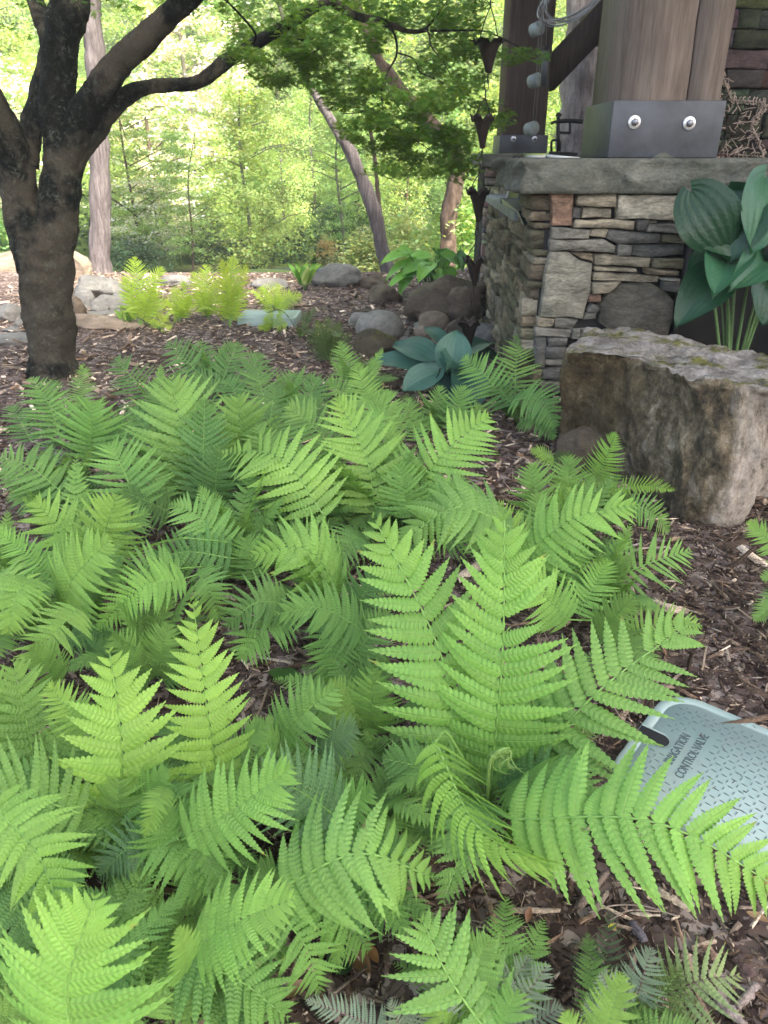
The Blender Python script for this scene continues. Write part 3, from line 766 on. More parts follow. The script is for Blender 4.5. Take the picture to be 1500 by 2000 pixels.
# the big boulder
def boulder():
    bot = [(1098,868,0.06),(1150,900,0.0),(1215,942,0),(1262,985,0),(1330,1026,0),(1395,1038,0),(1440,1030,0),(1462,990,.0)]
    bot = [PZ(x, y, z-.01) for x, y, z in bot] + [np.array((1.33, 2.28, 0)), np.array((1.60, 2.55, 0)), np.array((1.70, 2.9, 0)), np.array((1.35, 3.08, 0.02)), np.array((1.0, 3.05, 0.05)), np.array((.74, 2.95, .05))]
    top = [(1102,690,.45),(1140,693,.45),(1205,697,.45),(1262,706,.45),(1300,722,.45),(1345,745,.45),(1432,752,.455),(1500,762,.45)]
    top = [PZ(x, y, z) for x, y, z in top] + [PZ(1580, 775, .44), PZ(1690, 755, .44), PZ(1660, 715, .45), PZ(1440, 678, .46), PZ(1250, 645, .47), PZ(1135, 640, .46)]
    mid = []
    bulg = [(-.02,0),(.0,-.01),(0,-.01),(.0,-.03),(.01,-.05),(.04,-.03),(.075,-.02),(.1,.03)]
    for i in range(len(bot)):
        m = bot[i]*.5+top[i]*.5
        if i < len(bulg): m = m+np.array((bulg[i][0], bulg[i][1], 0))
        mid.append(m)
    def close(r): return np.array(list(r)+[r[0]])
    def res(r, n=150):
        r = close(r); d = np.r_[0, np.cumsum(np.linalg.norm(np.diff(r, axis=0), axis=1))]
        t = np.linspace(0, d[-1], n, endpoint=False); return np.stack([np.interp(t, d, r[:, k]) for k in range(3)], 1)
    n = 270
    # align by index fraction: resample each ring by control index instead of arc length
    def resi(r):
        r = close(r); m = len(r)-1; t = np.linspace(0, m, n, endpoint=False); return np.stack([np.interp(t, np.arange(m+1), r[:, k]) for k in range(3)], 1)
    B, Mi, T = resi(bot), resi(mid), resi(top)
    rings = []; lv = 58
    for l in range(lv+1):
        t = l/lv
        rings.append(B*(1-t)*(1-2*t)+Mi*4*t*(1-t)+T*t*(2*t-1) if True else None)
    c = T.mean(0)+np.array((0, 0, .005)); cap = 24
    for l in range(1, cap):
        s = 1-l/cap; rings.append(c+(T-c)*s)
    V = np.vstack(rings+[c[None]]); nr = len(rings)
    cen = V.mean(0)
    out = []
    for i, p in enumerate(V):
        l = i//n
        v = Vector(p)
        side = l <= lv
        f = noise.fractal(v*Vector((5, 5, 2.2)) if side else v*4, 1, 2.1, 5)
        g = noise.fractal(v*Vector((16, 16, 7))+Vector((9, 0, 0)), .8, 2.2, 4)
        rid = 1-abs(noise.noise(Vector((v.x*6, v.y*6, v.z*1.2+3))))*2
        d = np.array((p[0]-cen[0], p[1]-cen[1], 0)); d = unit(d)
        ed = 0 if side else 1
        if side:
            cr_ = noise.voronoi(v*Vector((5.5, 5.5, 3.2))+Vector((f*.35, f*.35, 0)))[0]; kk = .030*f+.014*g+.016*min(0, rid)+.05*(min(cr_[1]-cr_[0], .4)-.2)
            q = p+d*kk
            if l > lv-3: q[2] += .010*g-.004*(l-lv+3)
        else:
            cr_ = noise.voronoi(v*Vector((4, 9, 4)))[0]; q = p+np.array((0, 0, .016*f+.014*g+.02*(min(cr_[1]-cr_[0], .3)-.15)))
        out.append(q)
    F = []
    for l in range(nr-1):
        for k in range(n):
            k2 = (k+1) % n; F.append((l*n+k, l*n+k2, (l+1)*n+k2, (l+1)*n+k))
    for k in range(n): F.append(((nr-1)*n+k, (nr-1)*n+(k+1) % n, nr*n))
    m, nt, b = new_mat('boulder_rock')
    p = pos(nt); g = nt.nodes.new('ShaderNodeNewGeometry'); sx = nt.nodes.new('ShaderNodeSeparateXYZ'); L(nt, g.outputs['Normal'], sx.inputs[0])
    px = nt.nodes.new('ShaderNodeSeparateXYZ'); L(nt, p, px.inputs[0])
    n1 = tex_noise(nt, pos(nt, (1, 1, .45)), 6, 8, .68, .8); n2 = tex_noise(nt, p, 38, 7, .72); n3 = tex_noise(nt, p, 150, 4, .6)
    face = ramp(nt, tex_noise(nt, pos(nt, (1, 1, .55)), 11, 10, .78, .4), [(.33, (.020, .015, .008)), (.46, (.075, .054, .027)), (.58, (.135, .102, .056)), (.70, (.27, .225, .155))])
    # lichen-crusted black and white part towards the right end, end face painted paler for the light it catches
    dark_m = ramp(nt, tex_noise(nt, pos(nt, (1, 1, .75)), 13, 10, .8, .3), [(.36, (.025, .022, .018)), (.46, (.095, .074, .044)), (.54, (.19, .15, .095)), (.64, (.36, .31, .24)), (.8, (.46, .43, .38))])
    xr_ = math_(nt, 'ADD', px.outputs[0], math_(nt, 'MULTIPLY', math_(nt, 'SUBTRACT', n1, .5), .35))
    w1 = ramp(nt, xr_, [(.86/2, (0, 0, 0)), (.93/2, (1, 1, 1))])
    mp = nt.nodes.new('ShaderNodeMath'); 
    face = mixc(nt, ramp(nt, math_(nt, 'MULTIPLY', xr_, .5), [(.385, (0, 0, 0)), (.43, (1, 1, 1))]), face, dark_m)
    pale = ramp(nt, tex_noise(nt, pos(nt, (1, 1, .6)), 14, 8, .75, .5), [(.34, (.05, .042, .032)), (.42, (.28, .235, .185)), (.6, (.46, .40, .34)), (.75, (.56, .50, .44))])
    face = mixc(nt, ramp(nt, math_(nt, 'MULTIPLY', xr_, .5), [(.505, (0, 0, 0)), (.53, (1, 1, 1))]), face, pale)
    topc = ramp(nt, tex_noise(nt, pos(nt), 13, 9, .78, .3), [(.34, (.07, .06, .05)), (.5, (.25, .22, .19)), (.66, (.42, .385, .345))])  # mossy grey top, its tone raised for the light from above
    mo = ramp(nt, tex_noise(nt, pos(nt, (1, 1.8, 1)), 4.2, 7, .75), [(.50, (0, 0, 0)), (.58, (1, 1, 1))])
    topc = mixc(nt, mo, topc, ramp(nt, n2, [(.3, (.05, .05, .012)), (.7, (.17, .16, .04))]))
    col = mixc(nt, ramp(nt, sx.outputs[2], [(.62, (0, 0, 0)), (.82, (1, 1, 1))]), face, topc)
    col = mixc(nt, 1.0, col, ramp(nt, n2, [(.28, (.5, .5, .5)), (.5, (1, 1, 1)), (.75, (1.35, 1.32, 1.28))]), 'MULTIPLY')
    col = mixc(nt, 1.0, col, ramp(nt, n3, [(.3, (.8, .8, .8)), (.7, (1.15, 1.15, 1.15))]), 'MULTIPLY')
    L(nt, col, b.inputs['Base Color']); b.inputs['Roughness'].default_value = .8; b.inputs['Specular IOR Level'].default_value = .25
    vc = nt.nodes.new('ShaderNodeTexVoronoi'); vc.feature = 'DISTANCE_TO_EDGE'; vc.inputs['Scale'].default_value = 5.5
    wv = nt.nodes.new('ShaderNodeVectorMath'); wv.operation = 'ADD'; nv = nt.nodes.new('ShaderNodeTexNoise'); nv.inputs['Scale'].default_value = 6; L(nt, p, nv.inputs[0]); L(nt, pos(nt, (1, 1, .6)), wv.inputs[0]); sc_ = nt.nodes.new('ShaderNodeVectorMath'); sc_.operation = 'SCALE'; sc_.inputs['Scale'].default_value = .35; L(nt, nv.outputs['Color'], sc_.inputs[0]); L(nt, sc_.outputs[0], wv.inputs[1]); L(nt, wv.outputs[0], vc.inputs[0])
    crk = ramp(nt, vc.outputs['Distance'], [(0, (0, 0, 0)), (.035, (1, 1, 1))])
    cm_k = ramp(nt, tex_noise(nt, pos(nt), 3.3, 4), [(.52, (0, 0, 0)), (.6, (1, 1, 1))])
    L(nt, mixc(nt, cm_k, col, mixc(nt, 1.0, col, ramp(nt, vc.outputs['Distance'], [(0, (.45, .43, .4)), (.012, (1, 1, 1))]), 'MULTIPLY')), b.inputs['Base Color'])
    pr = bump(nt, n1, .8, .05, b); pr = bump(nt, crk, .12, .006, b, pr); pr = bump(nt, n2, .9, .012, b, pr); bump(nt, n3, .7, .003, b, pr)
    o = build('boulder', np.array(out), F, m, None, False)
    tag(o, 'big flat topped boulder with a dark broken face in front of the counter', 'boulder')
boulder()
rock('rock', 'low brown rock tucked against the left foot of the big boulder', 'rock', 1135, 872, 120, 96, 2.50, 'rock_brown', 77, 2, dep=.22)

# ================================================================== HATCHES
def hatch(name, label, A, u, v, W, D, z, detail=True, thick=.02):
    A = np.array((*A, 0)); u = np.array((math.cos(u), math.sin(u), 0)); v = np.array((math.cos(v), math.sin(v), 0))
    c = A+u*W/2+v*D/2
    e = empty(name, (c[0], c[1], 0), label, 'valve box')
    def W3(a, b, zz): return A+u*a+v*b+np.array((0, 0, zz))
    def outline(ins, r, n=7):
        pts = []
        for cx, cy, a0 in ((W-ins-r, D-ins-r, 0), (ins+r, D-ins-r, 90), (ins+r, ins+r, 180), (W-ins-r, ins+r, 270)):
            for k in range(n+1):
                a = math.radians(a0+90*k/n); pts.append((cx+r*math.cos(a), cy+r*math.sin(a)))
        return pts
    if np.cross(u, v)[2] > 0: rev = False
    else: rev = True
    rr_ = .075 if detail else .035
    rings = [(0, rr_, -.06), (0, rr_, z-.0015), (.0015, rr_-.0015, z), (.020, rr_-.018, z), (.0207, rr_-.0187, z-.0015), (.0216, rr_-.0195, z-.0015), (.0223, rr_-.020, z)]
    V = []; n = 0
    for ins, r, zz in rings:
        o = outline(ins, r); n = len(o); V += [W3(a, b, zz) for a, b in o]
    F = []
    for l in range(len(rings)-1):
        for k in range(n):
            q = (l*n+k, l*n+(k+1) % n, (l+1)*n+(k+1) % n, (l+1)*n+k); F.append(q[::-1] if rev else q)
    q = tuple((len(rings)-1)*n+k for k in range(n)); F.append(q[::-1] if rev else q)
    build('lid', V, F, M['green_plastic'], e)
    if detail:
        # raised treads, in a herring pattern
        mb = MB(); s = .0180; rr = int(W/s)+2; cc = int(D/s/.6)+2
        for i in range(rr):
            for j in range(cc):
                a, b = i*s+(.5*s if j % 2 else 0), j*s*.60
                if not (.04 < a < W-.04 and .04 < b < D-.04): continue
                if abs(a-.104) < .030 and abs(b-D*.5) < .085: continue       # plain field behind the lettering
                if a < .075 and abs(b-D*.5) < .03: continue
                ang = math.radians(8 if j % 2 else 98)
                dx, dy = math.cos(ang)*.0062, math.sin(ang)*.0062; ex, ey = -math.sin(ang)*.0011, math.cos(ang)*.0011
                base = [(a-dx, b-dy), (a+ex, b+ey), (a+dx, b+dy), (a-ex, b-ey)]
                V = [W3(x, y, z-.0004) for x, y in base]+[W3(a+(x-a)*.75, b+(y-b)*.6, z+.0016) for x, y in base]
                mb.add(V, [(4, 5, 6, 7), (0, 1, 5, 4), (1, 2, 6, 5), (2, 3, 7, 6), (3, 0, 4, 7)])
        t = mb.build('tread_pattern', M['tread'], e); t['kind'] = 'stuff'
        # lifting slot
        def slot(zz, g):
            pts = []
            for k in range(17):
                a_ = math.pi*k/16; pts.append((.045+(.018+g)*math.sin(a_), D*.5+(.018+g)*-math.cos(a_)))
            return [(.002, D*.5-.018-g)]+pts+[(.002, D*.5+.018+g)]
        o1 = slot(z, 0); V = [W3(x, y, z+.0008) for x, y in o1]
        build('lifting_slot', V, [tuple(range(len(V)))], M['black'], e)  # flat black sheet standing for the shade down in the slot
        o2 = slot(z, .003); mb = MB(); V = []
        for (x, y), (x2, y2) in zip(o1, o2): V += [W3(x, y, z+.001), W3(x2, y2, z+.0025)]
        F2 = [(2*k, 2*k+1, 2*k+3, 2*k+2) for k in range(len(o1)-1)]
        build('slot_rim', V, F2, M['green_plastic'], e)
        # raised lettering
        for txt, off, sz in (('IRRIGATION', .088, .0235), ('CONTROL VALVE', .116, .0235)):
            cu = bpy.data.curves.new('lettering', 'FONT'); cu.body = txt; cu.size = sz; cu.extrude = .0007; cu.align_x = 'CENTER'; cu.resolution_u = 3
            cu.space_character = .95
            tmp = bpy.data.objects.new('lettering_curve', cu); COL.objects.link(tmp); bpy.context.view_layer.update()
            me = bpy.data.meshes.new_from_object(tmp.evaluated_get(bpy.context.evaluated_depsgraph_get())); bpy.data.objects.remove(tmp)
            me.materials.clear(); o = link('lettering', me, M['letter'])
            o.parent = e
            from mathutils import Matrix
            X = Vector(-v); Yv = Vector(-u); Zv = Vector((0, 0, 1))
            if X.cross(Yv).z < 0: X = -X
            R = Matrix((X, Yv, Zv)).transposed().to_4x4()
            pp = Vector(W3(off, D*.5, z+.0006))-e.location
            o.matrix_local = Matrix.Translation(pp) @ R @ Matrix.Diagonal((.80, 1, 1, 1))
    return e
M['letter'] = plain('moulded_letter', (.07, .10, .10), .5)
M['tread'] = plain('tread_ridge', (.12, .16, .155), .5)
A = PZ(1292, 1372, .02)
hatch('valve_box', 'pale green plastic valve box lid lettered IRRIGATION CONTROL VALVE, partly under a fern frond', (.612, 1.262), math.radians(-40), math.radians(-130), .46, .34, .02)
A = PZ(480, 603, .06)
hatch('valve_box', 'small pale valve box lid standing proud of the mulch among the bright back ferns', (A[0], A[1]), math.radians(-3), math.radians(-93), .40, .30, .055, False)
# ================================================================== THINGS ON AND ROUND THE COUNTER
# rain chain of flared copper cups
YCH = 3.55
ch = empty('rain_chain', tuple(PY(925, 690, YCH)), 'dark copper rain chain of flared cups hanging beside the counter', 'rain chain')
def cup(px, ytop, ybot, wtop, parent, petals=6, flare=1.0, hook=0):
    a = PY(px[0], ytop, YCH); b = PY(px[1], ybot, YCH); rt = wtop/2*depth(a)/FPX; n = 36; rows = 9; V = []
    for l in range(rows):
        t = l/(rows-1)
        for k in range(n):
            an = 2*math.pi*k/n; pet = abs(math.cos(an*petals/2))
            r = rt*(.20+.62*t**1.15+.18*t**6*flare)*(1+.08*t*(pet-.5))
            zz = b[2]+(a[2]-b[2])*t
            if t > .8: zz -= (1-pet)*.035*(t-.8)/.2*(a[2]-b[2])/.15
            x = b[0]+(a[0]-b[0])*t
            if hook and l == rows-1 and pet > .55: r *= 1.18; zz -= .012
            V.append((x+r*math.cos(an), a[1]+r*math.sin(an), zz))
    F = [(l*n+k, l*n+(k+1) % n, (l+1)*n+(k+1) % n, (l+1)*n+k) for l in range(rows-1) for k in range(n)]
    m = len(V); V += [(b[0]+(x-b[0])*.93, a[1]+(y-a[1])*.93, z-.001) for x, y, z in V]
    F += [tuple(i+m for i in f)[::-1] for f in F]
    F += [(k, m+k, m+(k+1) % n, (k+1) % n) for k in range(n)]
    top = (rows-1)*n; F += [(top+k, top+(k+1) % n, m+top+(k+1) % n, m+top+k) for k in range(n)]
    c = build('cup', V, F, M['copper'], parent, True)
    return a, b, rt
cups = [((955, 954), 70, 142, 62, 1), ((943, 942), 222, 290, 48, 0), ((934, 934), 365, 432, 48, 0), ((926, 926), 500, 558, 44, 0), ((916, 916), 622, 676, 50, 0)]
ends = []
for px, a, b, w, hk in cups: ends.append(cup(px, a, b, w, ch, hook=hk))
prev = PY(957, -260, YCH)
for k, (a, b, rt) in enumerate(ends):
    top = prev if k == 0 else ends[k-1][1]
    apex = top*.25+a*.75 if k == 0 else top*.72+a*.28
    apex = a+(top-a)*min(1, .055/np.linalg.norm(top-a)) if k != 0 else a+np.array((0, 0, .10))
    for s in (-1, 1):
        q = a+np.array((s*rt*.55, 0, -.004))
        Vv, Ff = tube_geo([q, (q+apex)/2+np.array((s*.004, 0, 0)), apex], .0022, 6); build('hanger', Vv, Ff, M['copper'], ch)
    mb = MB(); n = max(1, int(np.linalg.norm(top-apex)/.028))
    for i in range(n):
        p0 = apex+(top-apex)*i/n; p1 = apex+(top-apex)*(i+1)/n; mid = (p0+p1)/2; rx = .009
        pts = [mid+np.array((rx*math.cos(t)*(1 if i % 2 else .3), rx*math.cos(t)*(0.3 if i % 2 else 1), math.sin(t)*np.linalg.norm(p1-p0)*.62)) for t in np.linspace(0, 2*math.pi, 13)]
        mb.add(*tube_geo(pts, .0017, 5))
    c = mb.build('chain_links', M['copper'], ch); c['kind'] = 'stuff'
V, F = tube_geo([prev, prev+np.array((0, 0, 1.1))], .004, 6); build('rod', V, F, M['copper'], ch)
V, F = tube_geo([prev+np.array((0, 0, 1.09)), prev+np.array((.6, .1, 1.13))], .02, 8); build('bracket', V, F, M['timber_dark'], ch)

# hanging garland of pale drum ornaments before the rear post
YO = 5.0
orn = empty('drum_garland', tuple(PY(1040, 262, YO)), 'three pale drum ornaments hanging on thin cords in front of the rear post', 'garland')
for cx, cy in ((1054, 55), (1050, 156), (1043, 250)):
    c = PY(cx, cy, YO); r = 12.5*depth(c)/FPX; ax = unit((.62, -1, .08)) if cx != 1050 else unit((.9, -1, 0))
    V, F = tube_geo([c-ax*.0, c-ax*-.002, c+unit((-.8, .6, -.25))*.045, c+unit((-.8, .6, -.25))*.055], [r, r*1.02, r*.96, r*.8], 22)
    build('drum', V, F, M['pale_ceramic'], orn, True)
    V, F = tube_geo([c+ax*.001, c+ax*.006], [r*1.0, r*.97], 22); build('drum_face', V, F, M['pale_ceramic'], orn)
for dx in (-3, 3):
    V, F = tube_geo([PY(1043+dx, 240, YO), PY(1051+dx, 145, YO), PY(1056+dx, 45, YO), PY(1063+dx, -120, YO)], .0022, 5); build('cord', V, F, M['wire'], orn)
tb = empty('wind_chime', tuple(PY(1062, 170, 4.9)), 'dark hanging tube beside the pale drum ornaments', 'wind chime')
V, F = tube_geo([PY(1062, 168, 4.9), PY(1066, 96, 4.9)], .020, 14); build('tube', V, F, M['boot_steel'], tb)
V, F = tube_geo([PY(1066, 98, 4.9), PY(1067, 90, 4.9)], [.022, .016], 14); build('cap', V, F, M['iron'], tb)
V, F = tube_geo([PY(1066.5, 92, 4.9), PY(1072, -120, 4.9)], .003, 5); build('cord', V, F, M['wire'], tb)
# coil of pale wire at the top of the brace
wc = empty('wire_coil', tuple(PY(1115, 15, 5.2)), 'loose coil of pale wire hung over the top of the brace', 'wire coil')
for i in range(9):
    c = PY(1120+RND.uniform(-4, 4), -5+RND.uniform(-3, 3), 5.2+RND.uniform(-.05, .05)); R1 = .20+RND.uniform(-.03, .03); R2 = .10+RND.uniform(-.02, .02); tl = math.radians(28+RND.uniform(-5, 5))
    pts = [c+np.array((math.cos(tl)*R1*math.cos(t)-math.sin(tl)*R2*math.sin(t), .03*math.sin(t*2+i), math.sin(tl)*R1*math.cos(t)+math.cos(tl)*R2*math.sin(t))) for t in np.linspace(0, 2*math.pi, 40)]
    V, F = tube_geo(pts, .0035, 6); build('loop', V, F, M['steel'], wc, True)

# twig star leaning on the counter top behind the front post
ys = 3.72
st = empty('twig_star', tuple(PY(1430, 308, ys)), 'woven twig star leaning on the counter at the right of the front post', 'ornament')
starpx = [(1408, 148), (1428, 196), (1493, 200), (1466, 243), (1490, 306), (1400, 300), (1330, 330), (1362, 240), (1330, 190), (1398, 205)]
S3 = [PY(x, y, ys) for x, y in starpx]; cs = sum(S3)/len(S3)
def in_star(p):
    x, z = p; c = False; n = len(S3)
    for i in range(n):
        a, b = S3[i], S3[(i+1) % n]
        if (a[2] > z) != (b[2] > z) and x < (b[0]-a[0])*(z-a[2])/(b[2]-a[2])+a[0]: c = not c
    return c
mb = MB(); mb2 = MB(); cnt = 0
rs = random.Random(12)
x0s, x1s = min(s[0] for s in S3), max(s[0] for s in S3); z0s, z1s = min(s[2] for s in S3), max(s[2] for s in S3)
while cnt < 420:
    x, z_ = rs.uniform(x0s, x1s), rs.uniform(z0s, z1s)
    if not in_star((x, z_)): continue
    a = rs.uniform(0, math.pi); l = rs.uniform(.012, .034); y = ys+rs.uniform(-.05, .05)
    p0 = np.array((x-math.cos(a)*l, y+rs.uniform(-.015, .015), z_-math.sin(a)*l)); p1 = np.array((x+math.cos(a)*l, y+rs.uniform(-.015, .015), z_+math.sin(a)*l))
    md = (p0+p1)/2+np.array((rs.uniform(-.006, .006), rs.uniform(-.01, .01), rs.uniform(-.006, .006)))
    g = tube_geo([p0, md, p1], rs.uniform(.0016, .003), 4, False)
    (mb if y < ys-.036 else mb2).add(*g); cnt += 1  # front twigs pale, deeper ones dark: shade inside the star is painted
for i in range(len(S3)):      # outline hoops and looped tips
    a, b = S3[i], S3[(i+1) % len(S3)]; n = 12
    for k in range(n):
        p = a+(b-a)*(k+.5)/n; an = rs.uniform(0, 3)
        pts = [p+np.array((.013*math.cos(t)-.004, -.03+.02*math.sin(t+an), .015*math.sin(t))) for t in np.linspace(rs.random()*3, 5.6, 10)]
        mb.add(*tube_geo(pts, .0024, 4, False))
    mb.add(*tube_geo([a, (a+b)/2+np.array((0, -.02, 0)), b], .003, 4))
o = mb.build('outer_twigs', M['twig'], st); o['kind'] = 'stuff'
o = mb2.build('inner_twigs', M['twig_shaded'], st); o['kind'] = 'stuff'

# wrought iron tool rest, book, papers
ir = empty('iron_tool_rest', tuple(PY(1110, 302, 4.5)), 'small black wrought iron rest standing behind the counter top', 'iron stand')
YI = 4.5
def q(x, y): return PY(x, y, YI)
for pts, r in (([(1090, 296), (1090, 225)], .010), ([(1088, 238), (1108, 236), (1138, 238)], .011), ([(1113, 238), (1113, 258), (1110, 260), (1092, 259)], .007),
               ([(1077, 296), (1077, 278), (1082, 274), (1092, 275), (1094, 280), (1093, 296)], .007), ([(1076, 242), (1084, 238), (1090, 240)], .007), ([(1086, 228), (1090, 222), (1096, 226)], .007), ([(1072, 300), (1116, 301)], .010)):
    V, F = tube_geo(spline([q(x, y) for x, y in pts], 12) if len(pts) > 2 else [q(x, y) for x, y in pts], r, 8); build('bar', V, F, M['iron'], ir)
ff = q(1090, 300); V, F = box_geo((ff[0]-.04, YI-.03, .9), (ff[0]+.10, YI+.03, ff[2]+.004)); build('foot', V, F, M['iron'], ir)
side = empty('inner_counter', (1.6, 4.3, 0), 'low inner counter top behind the slab carrying the iron rest', 'counter')
b0 = PY(1120, 300, 4.3)
V, F = box_geo((.95, 3.96, .86), (2.4, 4.58, .90)); build('top', V, F, M['flagstone'], side)
V, F = box_geo((1.0, 4.0, -.05), (2.35, 4.54, .86)); build('cabinet', V, F, M['boot_steel'], side)
bk = empty('book', (PY(1050, 300, 3.5)[0], 3.5, 1.031), 'thin lime covered booklet lying at the left end of the counter slab', 'booklet')
x0_, x1_ = PY(1036, 300, 3.45)[0], PY(1063, 300, 3.45)[0]
V, F = box_geo((x0_, 3.42, 1.032), (x1_, 3.60, 1.043)); build('pages', V, F, M['paper'], bk)
V, F = box_geo((x0_-.003, 3.415, 1.0435), (x1_+.003, 3.603, 1.047)); build('cover', V, F, M['cover'], bk)
x0_, x1_ = PY(1068, 300, 3.5)[0], PY(1122, 300, 3.5)[0]
V = [(x0_, 3.45, 1.032), (x1_, 3.40, 1.032), (x1_+.02, 3.6, 1.032), (x0_+.01, 3.62, 1.032), (x0_, 3.45, 1.040), (x1_, 3.40, 1.034), (x1_+.02, 3.6, 1.035), (x0_+.01, 3.62, 1.046)]
o = build('paper_pad', V, [(0, 3, 2, 1), (4, 5, 6, 7), (0, 1, 5, 4), (1, 2, 6, 5), (2, 3, 7, 6), (3, 0, 4, 7)], M['paper'], None)
tag(o, 'thin pale paper pad lying on the slab right of the lime booklet', 'paper pad')
# small grey stone propped on the slab in front of the steel boot
c = PY(1295, 306, 3.30); rsx = .035
bmx = MB(); V, F = box_geo((c[0]-.045, 3.29, 1.030), (c[0]+.045, 3.32, 1.034)); V[4:, :2] = V[4:, :2]*.2+np.array((c[0], 3.305))*.8; V[4:, 2] = 1.052
o = build('rock_chip', V, F, M['slab'], None); tag(o, 'small pointed stone chip lying on the slab against the steel boot', 'stone chip')

# tap and sink end: tray with open dark front, tap, glass board, steel panel
ye = 3.9
sk = empty('grey_tray', tuple(PY(1005, 430, ye)), 'angular grey metal tray hanging off the lower ledge of the counter', 'tray')
A_, B_, C_, D_ = PY(978, 388, 4.3), PY(1036, 390, 4.3), PY(1040, 428, 3.42), PY(1022, 440, 3.42)
E_ = PY(1010, 402, 3.9)
top_in = [PY(983, 390, 4.25), PY(1033, 392, 4.25), PY(1035, 408, 3.6), PY(1013, 409, 3.6)]
V = [PY(978, 387, 4.3), PY(1036, 389, 4.3), PY(1036, 411, 3.6), PY(1012, 412, 3.6), PY(1024, 441, 3.45), PY(983, 402, 4.2), PY(1036, 437, 3.5)]
F = [(0, 3, 4, 5), (0, 1, 2, 3)]
build('rim', V, [(0, 3, 4, 5)], M['steel'], sk); build('basin', [v-np.array((0, 0, .004)) for v in (V[0], V[1], V[2], V[3])], [(0, 1, 2, 3)], M['tray'], sk)
build('shade_sheet', [V[3], V[2], V[6], V[4]], [(0, 1, 2, 3)], M['black'], sk)  # black sheet standing for shade in the open tray front
build('back', [V[0]+(0, .01, 0), V[1]+(0, .01, 0), V[1]+(0, .01, -.1), V[0]+(0, .01, -.1)], [(0, 1, 2, 3)], M['tray'], sk)
tp = empty('tap', tuple(PY(1003, 345, 4.1)), 'black tap spout at the left end of the counter slab', 'tap')
for pts, r in (([(1003, 346), (1003, 318), (1007, 308), (1013, 312)], .011), ([(1000, 322), (1001, 350), (1002, 356)], .006)):
    V, F = tube_geo(spline([PY(x, y, 3.6) for x, y in pts], 10), r, 9); build('pipe', V, F, M['iron'], tp, True)
V, F = tube_geo([PY(1003, 330, 3.6), PY(1004, 318, 3.6)], [.018, .014], 10); build('collar', V, F, M['steel'], tp)
gl = empty('leaning_board', tuple(PY(1000, 386, 4.4)), 'pale green board standing on the ledge left of the slab end', 'board')
V = [PY(992, 387, 4.3), PY(1012, 386, 4.3), PY(1019, 350, 4.4), PY(1013, 330, 4.4), PY(1003, 345, 4.4), PY(996, 360, 4.4)]
V = V+[v+np.array((.004, .015, 0)) for v in V]; n = 6
build('panel', V, [tuple(range(6))[::-1], tuple(range(6, 12))]+[(k, (k+1) % n, n+(k+1) % n, n+k) for k in range(n)], M['brass'], gl)
V, F = tube_geo([PY(990, 388, 4.28), PY(995, 360, 4.35), PY(1001, 325, 4.38)], .006, 7); build('edge_bar', V, F, M['steel'], gl)
V = [PY(1013, 388, 4.1), PY(1034, 388, 4.1), PY(1034, 352, 4.1), PY(1022, 352, 4.1), PY(1015, 368, 4.1)]; V = V+[v+np.array((0, .02, 0)) for v in V]; n = 5
o = build('grey_screen', V, [tuple(range(5))[::-1], tuple(range(5, 10))]+[(k, (k+1) % n, n+(k+1) % n, n+k) for k in range(n)], M['tray'], None)
tag(o, 'grey panel standing on the ledge under the slab end, beside the board', 'panel')

# ================================================================== JAPANESE MAPLE
YM = 3.80
mp = empty('japanese_maple', tuple(PZ(103, 735)), 'dark multi-stemmed Japanese maple with mottled trunk standing left of the fern bed', 'tree')
def limb(name, rows, parent, mat='maple_bark', sides=26, n=60, wob=.03, seed=0, disp=.008, Y0=YM, fs=1.6):
    """rows: (px, py, half width px, dY)"""
    c = []
    if mat == 'maple_bark' and name == 'limb': rows = [(a, b, hw*.93, d) for a, b, hw, d in rows]
    for px, py, hw, dy in rows:
        p = PY(px, py, Y0+dy); c.append((*p, hw*depth(p)/FPX))
    c = spline(c, n); pts, rad = c[:, :3], np.maximum(c[:, 3], .001)
    V, F = tube_geo(pts, rad, sides, True, wob, seed)
    V2 = V.copy()
    for i, p in enumerate(V):
        k = min(n-1, i//sides); d = p-pts[k]; d = unit(d)
        f = noise.fractal(Vector(p)*7*fs, 1, 2.1, 4); g = noise.fractal(Vector(p)*26*fs+Vector((3, 1, 0)), .8, 2.2, 3)
        V2[i] = p + d*disp*(f*1.2+g*.55)*min(1, rad[k]/.05)
    return build(name, V2, F, M[mat], parent, True), pts, rad
limb('trunk', [(104, 760, 56, 0), (103, 738, 48, 0), (101, 700, 44, 0), (98, 640, 45, 0), (92, 580, 48, 0), (88, 520, 51, 0), (85, 480, 53, 0), (82, 455, 50, 0.01), (80, 435, 38, 0.03), (79, 422, 20, .05), (79, 412, 8, 0.06)], mp, n=90, sides=36, disp=.014, wob=.03)
limb('limb', [(74, 530, 34, .0), (58, 465, 42, 0), (43, 400, 40, .0), (32, 335, 37, -.02), (10, 270, 40, -.05), (-15, 210, 34, -.12), (-50, 140, 28, -.2), (-95, 40, 24, -.3), (-150, -120, 20, -.5)], mp, seed=1)
limb('limb', [(48, 320, 28, .0), (57, 280, 24, .03), (72, 215, 24, .08), (88, 150, 22, .12), (96, 90, 20, .15), (82, 40, 19, .2), (66, -10, 17, .25), (40, -120, 14, .3)], mp, seed=2)
limb('limb', [(98, 530, 34, 0), (107, 460, 44, 0), (115, 400, 42, 0), (123, 330, 39, 0), (120, 270, 38, 0), (113, 225, 36, 0), (112, 160, 34, .0), (118, 100, 36, .0), (128, 50, 38, .0), (138, 0, 38, .0), (150, -90, 30, .05), (155, -220, 24, .1)], mp, seed=3, n=80)
